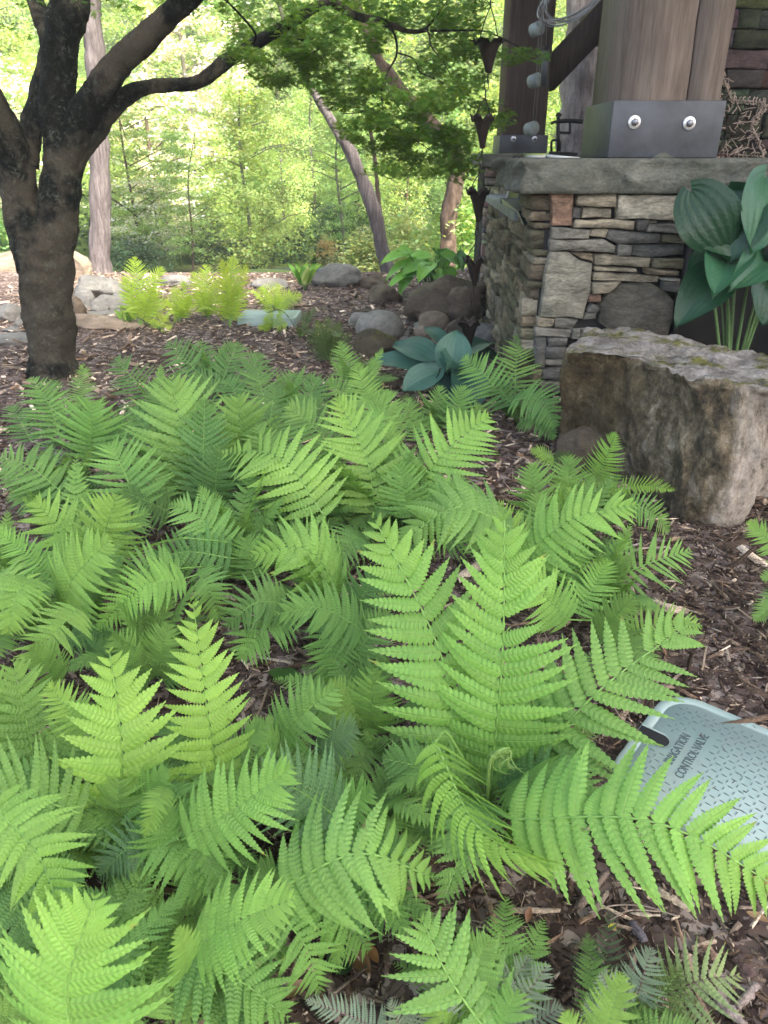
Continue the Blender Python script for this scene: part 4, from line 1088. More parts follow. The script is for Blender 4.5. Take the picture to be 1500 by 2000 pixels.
limb('limb', [(120, 340, 30, 0), (142, 280, 34, -.02), (162, 225, 32, -.05), (190, 180, 29, -.08), (225, 130, 27, -.1), (270, 88, 25, -.13), (318, 42, 24, -.16), (362, 0, 24, -.2), (430, -70, 20, -.3), (520, -170, 16, -.4)], mp, seed=4, n=80)
LF = [(135, 350, 20, .0), (160, 290, 22, .0), (185, 255, 23, .0), (212, 220, 21, .0), (240, 192, 19, 0), (280, 172, 15, .02), (330, 166, 13, .04), (380, 162, 13, .06), (420, 138, 14, .08), (440, 122, 14, .09), (470, 104, 12, .1), (520, 72, 12, .12), (575, 40, 11, .14), (625, 10, 10, .15), (655, 8, 10, .16), (690, 30, 8, .17), (745, 42, 7, .2), (800, 62, 4.5, .25), (835, 58, 4, .28)]
_, fpts, frad = limb('limb', LF, mp, seed=5, n=140, disp=.007, sides=20)
# twigs carrying the hanging foliage
TW = [[(690, 32, 3.5, .17), (720, 45, 3, .15), (765, 58, 2.5, .15), (775, 105, 2.2, .15), (755, 145, 2, .15), (745, 185, 1.8, .12), (752, 240, 1.2, .1)],
      [(745, 185, 1.4, .12), (745, 202, 1.2, .12), (700, 220, 1, .1), (670, 222, .8, .1)],
      [(775, 103, 1.5, .15), (808, 115, 1.4, .18), (820, 140, 1.3, .2), (850, 155, 1, .2)],
      [(800, 60, 2.2, .25), (835, 62, 2, .25), (842, 90, 1.6, .25), (865, 120, 1.4, .25), (888, 160, 1, .25)],
      [(668, 28, 2.4, .16), (668, 50, 2, .14), (640, 65, 1.8, .12), (600, 78, 1.4, .1), (570, 75, 1, .1)],
      [(630, 90, 1.2, .1), (600, 110, 1, .1), (575, 125, .8, .1)],
      [(830, 58, 2.5, .28), (850, 35, 2, .3), (868, 10, 1.8, .3), (900, -30, 1.5, .3)],
      [(752, 235, 1.1, .1), (785, 255, .9, .1), (820, 280, .8, .1), (850, 300, .6, .1)],
      [(745, 150, 1.2, .15), (775, 205, 1, .2), (805, 240, .8, .2)],
      [(480, 95, 3, .1), (500, 70, 2.4, .05), (470, 30, 2.2, .0), (430, -10, 2, -.1)],
      [(840, 60, 2.2, .28), (900, 60, 1.8, .3), (950, 62, 1.4, .35), (1010, 90, 1, .4), (1050, 110, .8, .4)]]
for i, t in enumerate(TW):
    limb('twig', t, mp, seed=20+i, n=30, sides=7, disp=.001, wob=.02)
# palmate leaves
def palm_leaf(lobes=7):
    out = []
    angs = np.linspace(-125, 125, lobes); ln = [.45, .75, .95, 1.05, .95, .75, .45] if lobes == 7 else [.6, .95, 1.05, .95, .6]
    pts = []
    for i, (a, l) in enumerate(zip(angs, ln)):
        a = math.radians(a)
        if i: 
            am = (a+math.radians(angs[i-1]))/2; pts.append((.26*math.sin(am), .26*math.cos(am), .0))
        pts.append((l*math.sin(a), l*math.cos(a), -.16*l))
    pts = [(0, -.12, 0)]+pts
    return np.array(pts), [(0,)+tuple([i, i+1]) for i in range(1, len(pts)-1)]
def scatter_leaves(C, Nrm, size, spin, tmplV, tmplF, colr):
    n = len(C); ref = np.where(np.abs(Nrm[:, 2:3]) < .9, np.array([[0, 0, 1.]]), np.array([[1., 0, 0]]))
    A = np.cross(Nrm, ref); A /= np.linalg.norm(A, axis=1)[:, None]; B = np.cross(Nrm, A)
    c, s = np.cos(spin)[:, None], np.sin(spin)[:, None]; A2 = A*c+B*s; B2 = -A*s+B*c
    T = tmplV; V = C[:, None, :] + size[:, None, None]*(T[None, :, 0:1]*A2[:, None]+T[None, :, 1:2]*B2[:, None]+T[None, :, 2:3]*Nrm[:, None])
    m = len(T); F = (np.array(tmplF)[None]+(np.arange(n)*m)[:, None, None]).reshape(-1, len(tmplF[0]))
    colv = np.repeat(colr, m, axis=0)
    return V.reshape(-1, 3), F, colv
rs = np.random.RandomState(4)
C = []
# hanging sprays, given as flat layers: (px, py, half width px, half height px, dY spread, n)
SPR = [(530, 85, 60, 14, .35, 170), (500, 110, 50, 12, .3, 130), (560, 120, 70, 12, .35, 180), (620, 45, 60, 14, .4, 190), (590, 20, 50, 12, .3, 110), (640, 100, 60, 14, .4, 150),
       (700, 20, 60, 16, .4, 190), (720, 75, 50, 14, .4, 140), (780, 30, 60, 16, .4, 170), (850, 30, 60, 16, .4, 170), (900, 60, 60, 14, .4, 160), (930, 20, 50, 14, .4, 130), (880, 100, 55, 14, .4, 130),
       (830, 130, 60, 14, .4, 130), (680, 150, 70, 13, .4, 130), (740, 165, 60, 13, .4, 120), (800, 190, 70, 13, .4, 150), (860, 210, 60, 14, .4, 140), (700, 200, 60, 13, .4, 120), (650, 185, 40, 10, .3, 60),
       (720, 240, 70, 14, .4, 170), (780, 260, 60, 14, .4, 150), (850, 260, 60, 16, .4, 160), (760, 290, 50, 12, .3, 110), (830, 310, 60, 12, .3, 120), (880, 330, 40, 12, .3, 80), (690, 270, 35, 10, .3, 60), (905, 290, 40, 16, .3, 90),
       (920, 150, 40, 14, .3, 80), (940, 210, 40, 12, .3, 80), (960, 245, 34, 10, .25, 60), (1000, 105, 40, 8, .25, 60), (1040, 112, 30, 6, .2, 40), (985, 225, 22, 6, .2, 30), (880, 270, 60, 20, .4, 200), (800, 330, 70, 14, .4, 130), (870, 180, 60, 16, .4, 150), (905, 330, 34, 20, .3, 120), (760, 215, 70, 18, .4, 160), (920, 100, 40, 20, .3, 110), (560, 160, 60, 12, .3, 90), (520, 150, 40, 10, .3, 60), (610, 150, 50, 14, .3, 90),
       (480, 60, 30, 10, .3, 50), (560, 60, 30, 8, .3, 60), (610, 75, 70, 8, .3, 90), (470, 30, 30, 10, .3, 30), (100, 2, 80, 8, .4, 60), (20, 60, 22, 10, .3, 16), (215, 5, 50, 8, .4, 30), (330, -5, 50, 8, .3, 30)]
for px, py, hw, hh, dy, n in SPR:
    c0 = PY(px, py, YM+.15+rs.uniform(-.15, .35)+(.35 if px > 870 else 0)); s = depth(c0)/FPX
    sub = rs.rand(7, 2)*2-1
    k = sub[rs.randint(0, 7, int(n*2.3))]
    x = k[:, 0]*.75+rs.randn(len(k))*.22; zz = k[:, 1]*.7+rs.randn(len(k))*.38
    P_ = np.stack([c0[0]+x*hw*s, c0[1]+rs.uniform(-dy, dy, len(k)), c0[2]+zz*hh*s], 1)
    P_[:, 2] += -.10*((P_[:, 0]-c0[0])/(hw*s))**2*hh*s*4
    C.append(P_)
C = np.vstack(C); n = len(C)
Nn = np.stack([rs.randn(n)*.45, -.25+rs.randn(n)*.45, np.ones(n)], 1); Nn /= np.linalg.norm(Nn, axis=1)[:, None]
tv, tf = palm_leaf(7)
sz = rs.uniform(.020, .034, n)
shade = rs.uniform(.75, 1.25, n)[:, None]*np.array([[1, 1, 1]]); shade[:, 0] *= rs.uniform(.8, 1.3, n)
V, F, cv = scatter_leaves(C, Nn, sz, rs.rand(n)*6.3, tv, tf, shade)
cr = build('foliage', V, F, M['maple_leaf'], mp, False, None, cv, color=(.125, .245, .036)); cr['kind'] = 'stuff'
# the spreading crown overhead (above the picture)
n = 9500
ang = rs.rand(n)*6.283; rr = np.sqrt(rs.rand(n)); cx_, cy_ = -1.3, 3.4
layer = rs.randint(0, 5, n)
X = cx_+rr*np.cos(ang)*2.6; Yy = cy_+rr*np.sin(ang)*1.5
hz = np.array([noise.noise(Vector((x*1.3, y*1.3, l*3.0))) for x, y, l in zip(X, Yy, layer)])
keep = hz > -.12
Zz = 2.15+layer*.24+.12*hz-.25*rr**2+rs.randn(n)*.03
e_ = H+(Yy)*.205
keep &= Zz > e_+.10
keep &= X < .1
C = np.stack([X, Yy, Zz], 1)[keep]; n = len(C)
Nn = np.stack([rs.randn(n)*.35, rs.randn(n)*.35, np.ones(n)], 1); Nn /= np.linalg.norm(Nn, axis=1)[:, None]
V, F, cv = scatter_leaves(C, Nn, rs.uniform(.035, .05, n), rs.rand(n)*6.3, tv, tf, np.ones((n, 3)))
cr = build('crown', V, F, M['maple_leaf'], mp, False, None, cv, color=(.06, .14, .02)); cr['kind'] = 'stuff'

# ================================================================== TREES BEYOND THE MULCH
def crown_mesh(name, seed, R, h, tiers, n, leaf=.055, flat=.10, cone=0, flowers=0, layered=True):
    rs = np.random.RandomState(seed); C = []; per = n//tiers
    for t in range(tiers):
        f = (t+.5)/tiers; zz = h*f
        r = R*((1-.75*f*cone-.2*(1-cone)) if cone else (math.sin(math.pi*min(.97, .12+.80*f))**.6))
        nb = 11; ba = rs.rand(nb)*6.283; bl = rs.uniform(.5, 1.05, nb)*r
        cl = []
        for b in range(nb):
            for s in rs.uniform(.2, 1, 7): cl.append((bl[b]*s*math.cos(ba[b]+.25*rs.randn()), bl[b]*s*math.sin(ba[b]+.25*rs.randn()), -.10*s*s*r+rs.randn()*flat*.6+.1*s*rs.randn()))
        cl = np.array(cl); k = cl[rs.randint(0, len(cl), per)]
        C.append(k+np.stack([rs.randn(per)*.085*R**.5, rs.randn(per)*.085*R**.5, rs.randn(per)*flat*.35+zz], 1))
    C = np.vstack(C); n = len(C)
    Nn = np.stack([rs.randn(n)*.5, rs.randn(n)*.5, np.ones(n)*.75], 1); Nn /= np.linalg.norm(Nn, axis=1)[:, None]
    T = np.array([(0, -.5, 0), (.32, 0, .03), (0, .55, 0), (-.32, 0, .03)])*1.0
    clv = np.array([noise.noise(Vector(c)*1.1+Vector((seed, 3, 0))) for c in C])
    col = (rs.uniform(.7, 1.25, n)*(1+.55*clv))[:, None]*np.array([[1, 1, 1.]]); col[:, 0] *= rs.uniform(.8, 1.25, n)
    if flowers:
        fl = (rs.rand(n) < flowers) & (np.array([noise.noise(Vector(c)*1.6+Vector((seed, 0, 0))) for c in C]) > -.02)
        col[fl] = np.array((2.6, 1.75, 4.6))
    lsz = rs.uniform(.7, 1.35, n)
    if flowers: lsz[fl] = 1.5
    V, F, cv = scatter_leaves(C, Nn, lsz*leaf*1.4, rs.rand(n)*6.3, T, [(0, 1, 2, 3)], col)
    me = mesh_from(name, V, F, False, None, cv); me.materials.append(M['leaf']); return me
CM = {
 'lay': [crown_mesh('crown', 10+i, 1.9, 4.6, 8, 11000, flat=.26) for i in range(3)],
 'flw': [crown_mesh('crown', 20+i, 2.0, 4.0, 7, 10000, flowers=.60, flat=.16) for i in range(2)],
 'cone': [crown_mesh('crown', 30+i, 1.5, 4.4, 9, 9000, cone=.6, leaf=.06, flat=.24) for i in range(2)],
 'airy': [crown_mesh('crown', 40+i, 1.6, 4.6, 9, 6500, leaf=.06) for i in range(2)],
 'bush': [crown_mesh('crown', 50+i, 1.0, 1.1, 4, 5000, leaf=.045, flat=.22) for i in range(2)],
 'big': [crown_mesh('crown', 60+i, 3.2, 7.0, 10, 15000, leaf=.10, flat=.2) for i in range(2)],
}
YG = (.40, .54, .20); LG = (.37, .53, .22); MG = (.24, .40, .15); DG = (.055, .105, .05); OR = (.42, .36, .19); PG = (.38, .50, .25); YO_ = (.38, .45, .21)
def far_tree(name, label, px, Y, kind, color, top_py, base_py=None, tw=3.0, bark='thin_bark', var=0, lean=0, crown_from=.12, sc=1.0, cat='tree', group=None, rz=None):
    x = PY(px, 500, Y)[0]; g = float(gz(x, Y)); ztop = PY(px, top_py, Y)[2]; hgt = max(.4, ztop-g)
    e = empty(name, (x, Y, g), label, cat, group)
    me = CM[kind][var % len(CM[kind])]
    h0 = {'lay': 4.6, 'flw': 4.0, 'cone': 4.4, 'airy': 4.6, 'bush': 1.1, 'big': 7.0}[kind]
    c = link('crown', me, None, e, (0, 0, hgt*crown_from), color); s = hgt*(1-crown_from)/h0
    c.scale = (s*sc if kind != 'bush' else s*sc*1.2, s*sc if kind != 'bush' else s*sc*1.2, s); c.rotation_euler = (0, 0, RND.random()*6.28 if rz is None else rz); c['kind'] = 'stuff'
    tr = tw*Y*.95/FPX/2
    pts = [(x, Y, g-.05), (x+lean*.3+RND.uniform(-.04, .04), Y, g+hgt*.35), (x+lean*.6+RND.uniform(-.06, .06), Y, g+hgt*.7), (x+lean, Y, g+hgt*.98)]
    V, F = tube_geo(spline(pts, 16), np.linspace(tr, tr*.25, 16), 8); build('trunk', V, F, M[bark], e, True)
    # a few visible boughs
    for k in range(9 if kind != 'bush' else 3):
        t = RND.uniform(.2, .9); a = RND.uniform(0, 6.28); l = hgt*RND.uniform(.12, .3)*(1.15-t)
        p0 = np.array((x+lean*t, Y, g+hgt*t)); p1 = p0+np.array((math.cos(a)*l, math.sin(a)*l, l*.45)); p2 = p0+np.array((math.cos(a)*l*2, math.sin(a)*l*2, l*.6))
        V, F = tube_geo([p0, p1, p2], [tr*.38, tr*.25, tr*.1], 5); build('bough', V, F, M[bark], e, True)
    return e
far_tree('young_tree', 'slender young tree with yellow-green tiers in the middle of the view behind the bright ferns', 492, 10.5, 'cone', YG, 165, tw=9, crown_from=.14, sc=1.15)
far_tree('dogwood_tree', 'dogwood with white blossom tiers behind the straight grey trunk', 320, 12.5, 'flw', LG, 150, tw=12, sc=1.2, bark='brown_bark')
far_tree('dogwood_tree', 'white flowering dogwood half hidden by the maple fork at the left edge', 20, 13, 'flw', LG, 80, tw=12, var=1, sc=1.3)
far_tree('dogwood_tree', 'tall blossoming dogwood above the arching maple limb', 400, 16, 'flw', PG, -40, tw=12, var=1, sc=1.1)
far_tree('dark_conifer', 'dark low conifer in the gap right of the straight grey trunk', 375, 13.2, 'cone', DG, 385, tw=8, var=1, crown_from=.02, sc=1.5)
far_tree('dark_conifer', 'dark conifer left of the leaning tree, above the grey dome rock', 655, 13.0, 'cone', DG, 400, tw=5, crown_from=.02, sc=1.7)
far_tree('dark_conifer', 'small dark conifer behind the orange shrub by the leaning tree', 590, 13.6, 'cone', DG, 440, tw=5, crown_from=.02, sc=1.9)
far_tree('slim_tree', 'slim bare stemmed tree between the dome rock and the leaning tree', 668, 9.8, 'airy', LG, 210, tw=8, crown_from=.3, sc=.8)
far_tree('slim_tree', 'thin dark stemmed tree just right of the straight grey trunk', 277, 10.5, 'airy', YG, 120, tw=7, bark='brown_bark', crown_from=.2, var=1, sc=.9)
far_tree('slim_tree', 'leaning thin tree in front of the dark low conifer', 368, 10.0, 'airy', LG, 250, tw=5, lean=.25, bark='brown_bark', crown_from=.25)
far_tree('orange_shrub', 'airy shrub with orange spring leaves left of the leaning tree', 640, 11.5, 'bush', OR, 470, tw=3, sc=.6, cat='shrub')
far_tree('orange_shrub', 'low yellow-orange shrub at the foot of the leaning tree', 715, 9.5, 'bush', YO_, 465, tw=3, var=1, sc=1.3, cat='shrub')
far_tree('orange_shrub', 'yellowish shrub between the leaning tree and the back hosta', 800, 10.5, 'bush', YO_, 430, tw=3, sc=.8, cat='shrub')
far_tree('green_shrub', 'low dark shrub at the pond edge right of the grey trunk foot', 255, 9.2, 'bush', DG, 508, tw=3, sc=1.6, cat='shrub')
far_tree('green_shrub', 'low olive shrub at the pond edge behind the upright ferns', 440, 12.9, 'bush', (.05, .10, .03), 470, tw=3, sc=1.6, cat='shrub')
far_tree('green_shrub', 'rounded green shrub at the left edge behind the flat rock', 15, 9.5, 'bush', MG, 420, tw=3, sc=1.0, cat='shrub')
far_tree('green_shrub', 'light green shrub right of the back hosta, behind the chain', 905, 9.5, 'bush', LG, 380, tw=3, sc=1.0, cat='shrub')
far_tree('dogwood_tree', 'small dogwood with a flat white blossom spray right of the straight grey trunk', 310, 10.4, 'flw', LG, 345, tw=5, sc=1.5, crown_from=.3, bark='brown_bark')
far_tree('dogwood_tree', 'blossoming dogwood filling the notch between the left maple limbs', 25, 10.8, 'flw', LG, 150, tw=6, sc=.8, crown_from=.3, var=1)
fill = [(90, 15, 'lay', YG, 60), (180, 17, 'lay', LG, -40), (250, 14.5, 'lay', YG, 210), (310, 19, 'lay', YG, -80), (430, 14.5, 'lay', YG, 260), (460, 18, 'lay', LG, -60), (560, 13.5, 'lay', YG, 230),
        (560, 19, 'lay', PG, -90), (620, 15.5, 'lay', LG, 160), (700, 14.5, 'lay', MG, 250), (690, 18, 'lay', LG, -60), (790, 13, 'lay', YG, 180), (780, 19, 'lay', YG, -100), (860, 15, 'lay', MG, 120),
        (900, 18, 'lay', PG, -80), (960, 13, 'lay', YG, 160), (1010, 17, 'lay', YG, -60), (1090, 12, 'lay', YG, 80), (1120, 16, 'lay', LG, -80), (1200, 14, 'lay', YG, 40), (-70, 16, 'lay', LG, 0), (-120, 12, 'lay', YG, 120), (1330, 17, 'lay', LG, -40), (230, 11.5, 'lay', LG, 380), (330, 12, 'lay', LG, 400), (520, 12.2, 'lay', YG, 390), (130, 11.5, 'lay', LG, 330)]
adj = {YG: 'yellow-green', LG: 'light green', MG: 'mid green', PG: 'pale green'}
where = ['behind the maple trunk', 'above the maple fork', 'in the gap under the arching maple limb', 'between the two upright maple limbs and the grey trunk', 'left of the slender young tree', 'high behind the slender young tree',
         'right of the slender young tree', 'far up the hill in the middle', 'behind the left end of the hanging maple foliage', 'directly behind the leaning tree', 'behind the top of the hanging maple foliage', 'right of the leaning tree',
         'seen through the hanging maple foliage', 'behind the rain chain', 'far behind the top rain chain cup', 'left of the rear post', 'behind the rear post', 'in the gap under the brace', 'behind the grey tree between the posts', 'behind the front post',
         'at the far left beyond the maple', 'outside left of the maple', 'behind the stone chimney', 'low beside the straight grey trunk', 'low in front of the dark conifer', 'low at the pond behind the upright ferns', 'low between maple trunk and grey trunk']
for i, (px, Y, k, c, ty) in enumerate(fill):
    far_tree('woodland_tree', f'layered {adj[c]} woodland tree {where[i]}', px, Y, k, c, ty, tw=RND.choice((4, 6, 9)), var=i, crown_from=RND.uniform(.05, .16), sc=RND.uniform(.95, 1.35), bark=RND.choice(('thin_bark', 'grey_bark', 'brown_bark')), group='woodland trees beyond the pond')
big = [(-250, 24, LG), (60, 26, YG), (260, 28, PG), (420, 25, LG), (580, 28, YG), (720, 25, PG), (860, 28, YG), (1000, 24, PG), (1150, 27, LG), (1350, 24, MG), (1600, 26, LG)]
for i, (px, Y, c) in enumerate(big):
    far_tree('hillside_tree', 'large ' + adj[c] + ' hillside tree ' + ['beyond the far left edge', 'far behind the maple', 'far behind the straight grey trunk', 'far behind the tall dogwood', 'far behind the slender young tree', 'far behind the hanging maple foliage', 'far behind the rain chain', 'far behind the rear post', 'far behind the brace', 'far behind the front post', 'beyond the chimney'][i],
             px, Y, 'big', c, -170, tw=10, var=i, crown_from=.02, sc=1.25, bark='grey_bark', group='large trees up the hillside')
# far wood: one mass over the hill
rs = np.random.RandomState(9); n = 42000
X = rs.uniform(-36, 36, n); Yy = 27+rs.rand(n)**1.3*38
cl = np.array([noise.noise(Vector((x*.28, y*.28, 1))) for x, y in zip(X, Yy)])
Zz = gz(X, Yy)+rs.rand(n)**.7*(5+5*cl)+.3
C = np.stack([X, Yy, Zz], 1); Nn = np.stack([rs.randn(n)*.6, rs.randn(n)*.6-.2, np.ones(n)], 1); Nn /= np.linalg.norm(Nn, axis=1)[:, None]
col = (1+.8*cl)[:, None]*rs.uniform(.6, 1.3, n)[:, None]*np.array([[1, 1, 1.]]); col[:, 0] *= rs.uniform(.8, 1.3, n)
V, F, cv = scatter_leaves(C, Nn, rs.uniform(.28, .6, n), rs.rand(n)*6.3, np.array([(0, -.5, 0), (.45, 0, .1), (0, .55, 0), (-.45, 0, .1)]), [(0, 1, 2, 3)], col)
tag(build('far_wood', V, F, M['leaf'], None, False, None, cv, color=(.28, .40, .15)), 'pale green wood covering the far hillside', 'woodland', kind='stuff')
# understory along the pond bank
n = 16000
X = rs.uniform(-9, 9, n); Yy = rs.uniform(10.8, 14, n); cl = np.array([noise.noise(Vector((x*.9, y*.9, 7))) for x, y in zip(X, Yy)])
Zz = gz(X, Yy)+rs.rand(n)*(.55+.8*np.maximum(cl, -.3)); C = np.stack([X, Yy, Zz], 1)
Nn = np.stack([rs.randn(n)*.6, rs.randn(n)*.6, np.ones(n)], 1); Nn /= np.linalg.norm(Nn, axis=1)[:, None]
col = rs.uniform(.5, 1.4, n)[:, None]*np.array([[1, 1, 1.]])
V, F, cv = scatter_leaves(C, Nn, rs.uniform(.05, .10, n), rs.rand(n)*6.3, np.array([(0, -.5, 0), (.35, 0, .1), (0, .55, 0), (-.35, 0, .1)]), [(0, 1, 2, 3)], col)
tag(build('undergrowth', V, F, M['leaf'], None, False, None, cv, color=(.045, .085, .028)), 'low undergrowth, understory shade painted into its leaves, along the far pond bank', 'undergrowth', kind='stuff')  # dark leaf colour stands for the shadows under the trees

# straight grey trunk behind the maple, leaning trees, trunk between the posts
def big_trunk(name, label, rows, Y, bark, crown=None, csc=1, seed=0, disp=.02):
    b = PY(rows[0][0], rows[0][1], Y)
    e = empty(name, tuple(b), label, 'tree'); o, p, r = limb('trunk', rows, e, bark, 20, 70, .08, seed, disp, Y0=Y, fs=.6)
    if crown:
        t = p[-1]; me, s, c = crown
        for k in range(2):
            cc = link('crown', me, None, e, tuple(t-np.array(e.location)+np.array((RND.uniform(-1, 1), RND.uniform(-1, 1), -.6+k*1.6))), c); cc.scale = (s, s, s*.8); cc.rotation_euler = (0, 0, RND.random()*6); cc['kind'] = 'stuff'
    return e
big_trunk('straight_tree', 'straight grey barked tree trunk rising right behind the maple', [(198, 545, 24, 0), (197, 525, 21, 0), (196, 470, 19.5, 0), (196, 350, 19.5, 0), (192, 230, 19, 0), (186, 120, 19, 0), (180, 30, 18, 0), (172, -120, 17, 0), (160, -400, 15, 0)], 7.6, 'grey_bark', (CM['big'][0], .5, YG), seed=3, disp=.014)
big_trunk('leaning_tree', 'grey trunk leaning left above the mulch in the middle distance', [(764, 560, 18, 0), (758, 530, 15, 0), (748, 490, 14, 0), (735, 430, 14, 0), (712, 360, 13, 0), (688, 305, 12, 0), (660, 255, 9, 0), (628, 205, 7.5, 0), (596, 150, 6, 0), (560, 60, 5, 0), (530, -60, 4, 0)], 7.8, 'grey_bark', seed=4, disp=.015)
big_trunk('leaning_tree', 'brown trunk seen behind the hanging maple foliage, upper part leaning', [(872, 520, 18, 0), (875, 470, 16, 0), (880, 400, 16, 0), (892, 330, 16, 0), (870, 270, 14, 0), (815, 215, 13, 0), (775, 165, 12, 0), (735, 105, 10, 0), (700, 20, 9, 0), (660, -80, 8, 0)], 9.0, 'brown_bark', (CM['lay'][0], .6, MG), seed=6)
big_trunk('thin_tree', 'thin twisted brown trunk right of the leaning grey trunk', [(748, 480, 5, 0), (740, 400, 5, 0), (735, 340, 4.5, 0), (728, 280, 4, 0), (712, 200, 3, 0)], 9.5, 'brown_bark', seed=7)
big_trunk('post_gap_tree', 'broad grey barked tree between the two timber posts', [(1118, 420, 38, 0), (1120, 300, 36, 0), (1126, 220, 35, 0), (1135, 120, 35, 0), (1142, 40, 34, 0), (1150, -100, 32, 0), (1160, -300, 30, 0)], 7.0, 'light_bark', (CM['lay'][1], .8, YG), seed=8, disp=.018)

# unseen trees added to block the sun and keep the bed in open shade
for (tx, ty, cxs, lab) in ((5.2, -3.5, ((4.8, -4.2, 6.4), (2.4, -2.3, 6.8), (5.2, -2.2, 7.6)), 'added unseen shade tree right behind the viewer, crowns set to block sun from the fern bed'),
                           (3.9, 1.0, ((6.0, .6, 6.2), (.8, -3.4, 6.4)), 'added unseen shade tree right of the valve box, blocking sun from outside the view')):
    e = empty('added_shade_tree', (tx, ty, 0), lab, 'tree', 'added sun-blocking trees outside the view')
    V, F = tube_geo(spline([(tx, ty, -.1), (tx+.1, ty, 3), (tx-.2, ty+.3, 6), (tx-.5, ty+.8, 9)], 20), np.linspace(.22, .08, 20), 12); build('trunk', V, F, M['grey_bark'], e, True)
    for k, (a, b, c) in enumerate(cxs):
        cc = link('crown', CM['big'][k % 2], None, e, (a-tx, b-ty, c), MG); cc.scale = (.95, .95, .42); cc.rotation_euler = (0, 0, k*1.3+tx); cc['kind'] = 'stuff'

# spring haze standing in the woodland air
V, F = box_geo((-60, -9, -2.2), (60, 70, 40))
hz_o = build('haze', V, F, None, None, own=False)
hm_ = bpy.data.materials.new('haze_air'); hm_.use_nodes = True; nt = hm_.node_tree; nt.nodes.clear()
ou = nt.nodes.new('ShaderNodeOutputMaterial'); pv = nt.nodes.new('ShaderNodeVolumePrincipled'); pv.inputs['Color'].default_value = (.93, .96, .93, 1); pv.inputs['Density'].default_value = HAZE
L(nt, pv.outputs[0], ou.inputs['Volume']); hz_o.data.materials.append(hm_); tag(hz_o, kind='stuff')
# ================================================================== HOSTAS
def hosta_leaf(parent, crown, base, tip, w, nrm_hint, color, cup=.18, droop=.18, wavy=.03, petiole=True, seed=0, side=None, mat='hosta', notch=.13):
    base, tip = np.asarray(base, float), np.asarray(tip, float); D = tip-base; Ln = np.linalg.norm(D); D /= Ln
    Nn = np.asarray(nrm_hint, float); Nn = unit(Nn-D*np.dot(Nn, D)); B = np.cross(D, Nn)
    nl, nw = 20, 25; V = []; rs = np.random.RandomState(seed); ph = rs.rand()*6; fm = (.407**.55)*(.593**.8)
    for i in range(nl):
        t = i/(nl-1); t2 = .004+.992*t; f = (t2**.55)*((1-t2)**.8)/fm*(w/2)
        for j in range(nw):
            u = j/(nw-1)*2-1
            rib = .020*w*(1-abs(u)**4)*abs(math.sin(u*math.pi*3.5))*min(1, (1-t)*3)
            zz = cup*w*(abs(u)**1.4)*(1-.4*t) + rib - droop*Ln*t**2.2 + wavy*w*math.sin(t*9+ph+(2 if u > 0 else 0))*abs(u)**3 + .12*Ln*math.sin(math.pi*t)*.6
            back = -notch*Ln*abs(u)**1.5*max(0, 1-t*3.2)          # heart-shaped shoulders
            V.append(base+D*(t*Ln+back)+B*(u*f)+Nn*zz)
    F = [(i*nw+j, i*nw+j+1, (i+1)*nw+j+1, (i+1)*nw+j) for i in range(nl-1) for j in range(nw-1)]
    rsd = rs.uniform(.88, 1.12)
    cl = []
    for i in range(nl):
        for j in range(nw):
            u = j/(nw-1)*2-1; cl.append([1.0+.10*(abs(math.sin(u*math.pi*3.5)) < .25)]*3)
    o = build('leaf', V, F, M[mat], parent, True, None, np.array(cl), color=tuple(c*rsd for c in color))
    if petiole:
        pts = spline([crown, np.asarray(crown)*.45+base*.55+np.array((0, 0, .25*Ln)), base+D*.02*Ln], 12)
        V, F = tube_geo(pts, np.linspace(.0070, .0040, 12)*max(.6, min(1, w/.18)), 8)
        build('stalk', V, F, M['stem'], o, True, color=(.10, .19, .055))
    return o
BG = (.035, .115, .095); BG2 = (.05, .14, .115)
# the large hosta at the right edge
YH = 2.95
c0 = PY(1440, 700, 3.0); c0[2] = .06
hR = empty('hosta', tuple(c0), 'tall hosta with huge ribbed blue-green leaves at the right edge behind the boulder', 'hosta')
GH = (.010, .052, .020); GL = (.034, .115, .056)
def hl(parent, crown, b, t, wpx, nh, col, Y=YH, dyb=0, dyt=0, **k):
    B_, T_ = PY(b[0], b[1], Y+dyb), PY(t[0], t[1], Y+dyt)
    return hosta_leaf(parent, crown, B_, T_, wpx*depth(B_)/FPX, nh, col, mat='hosta_big', **k)
hl(hR, c0, (1405, 410), (1425, 505), 10, (0, -1, .3), GH, dyb=.1) if False else None
hl(hR, c0, (1410, 385), (1432, 500), 178, (-.25, -1, .35), GH, dyb=.10, dyt=-.10, cup=.16, seed=1, notch=.03, wavy=.05)
hl(hR, c0, (1350, 375), (1428, 498), 120, (-.35, -1, .3), GH, dyb=.0, dyt=-.08, cup=.05, seed=2)
hl(hR, c0, (1492, 350), (1480, 485), 110, (.1, -1, .4), GL, dyb=.05, dyt=-.12, seed=3)
hl(hR, c0, (1440, 385), (1500, 465), 90, (-.2, -.8, .7), GL, dyb=.15, dyt=0, seed=4)
hl(hR, c0, (1425, 500), (1402, 555), 90, (-.1, -.55, .9), GL, dyb=.1, dyt=-.22, seed=5, cup=.3)
hl(hR, c0, (1500, 505), (1440, 552), 80, (.25, -.6, .8), GL, dyb=.05, dyt=-.2, seed=6, cup=.3)
hl(hR, c0, (1415, 530), (1332, 612), 95, (-.3, -.8, .6), GH, dyb=.05, dyt=-.12, seed=7, droop=.3)
hl(hR, c0, (1400, 500), (1345, 530), 60, (-.2, -.6, .8), (.02, .08, .03), dyb=.15, dyt=.1, seed=8)
hl(hR, c0, (1505, 560), (1495, 632), 105, (.1, -1, .3), GH, dyb=.0, dyt=-.1, seed=9)
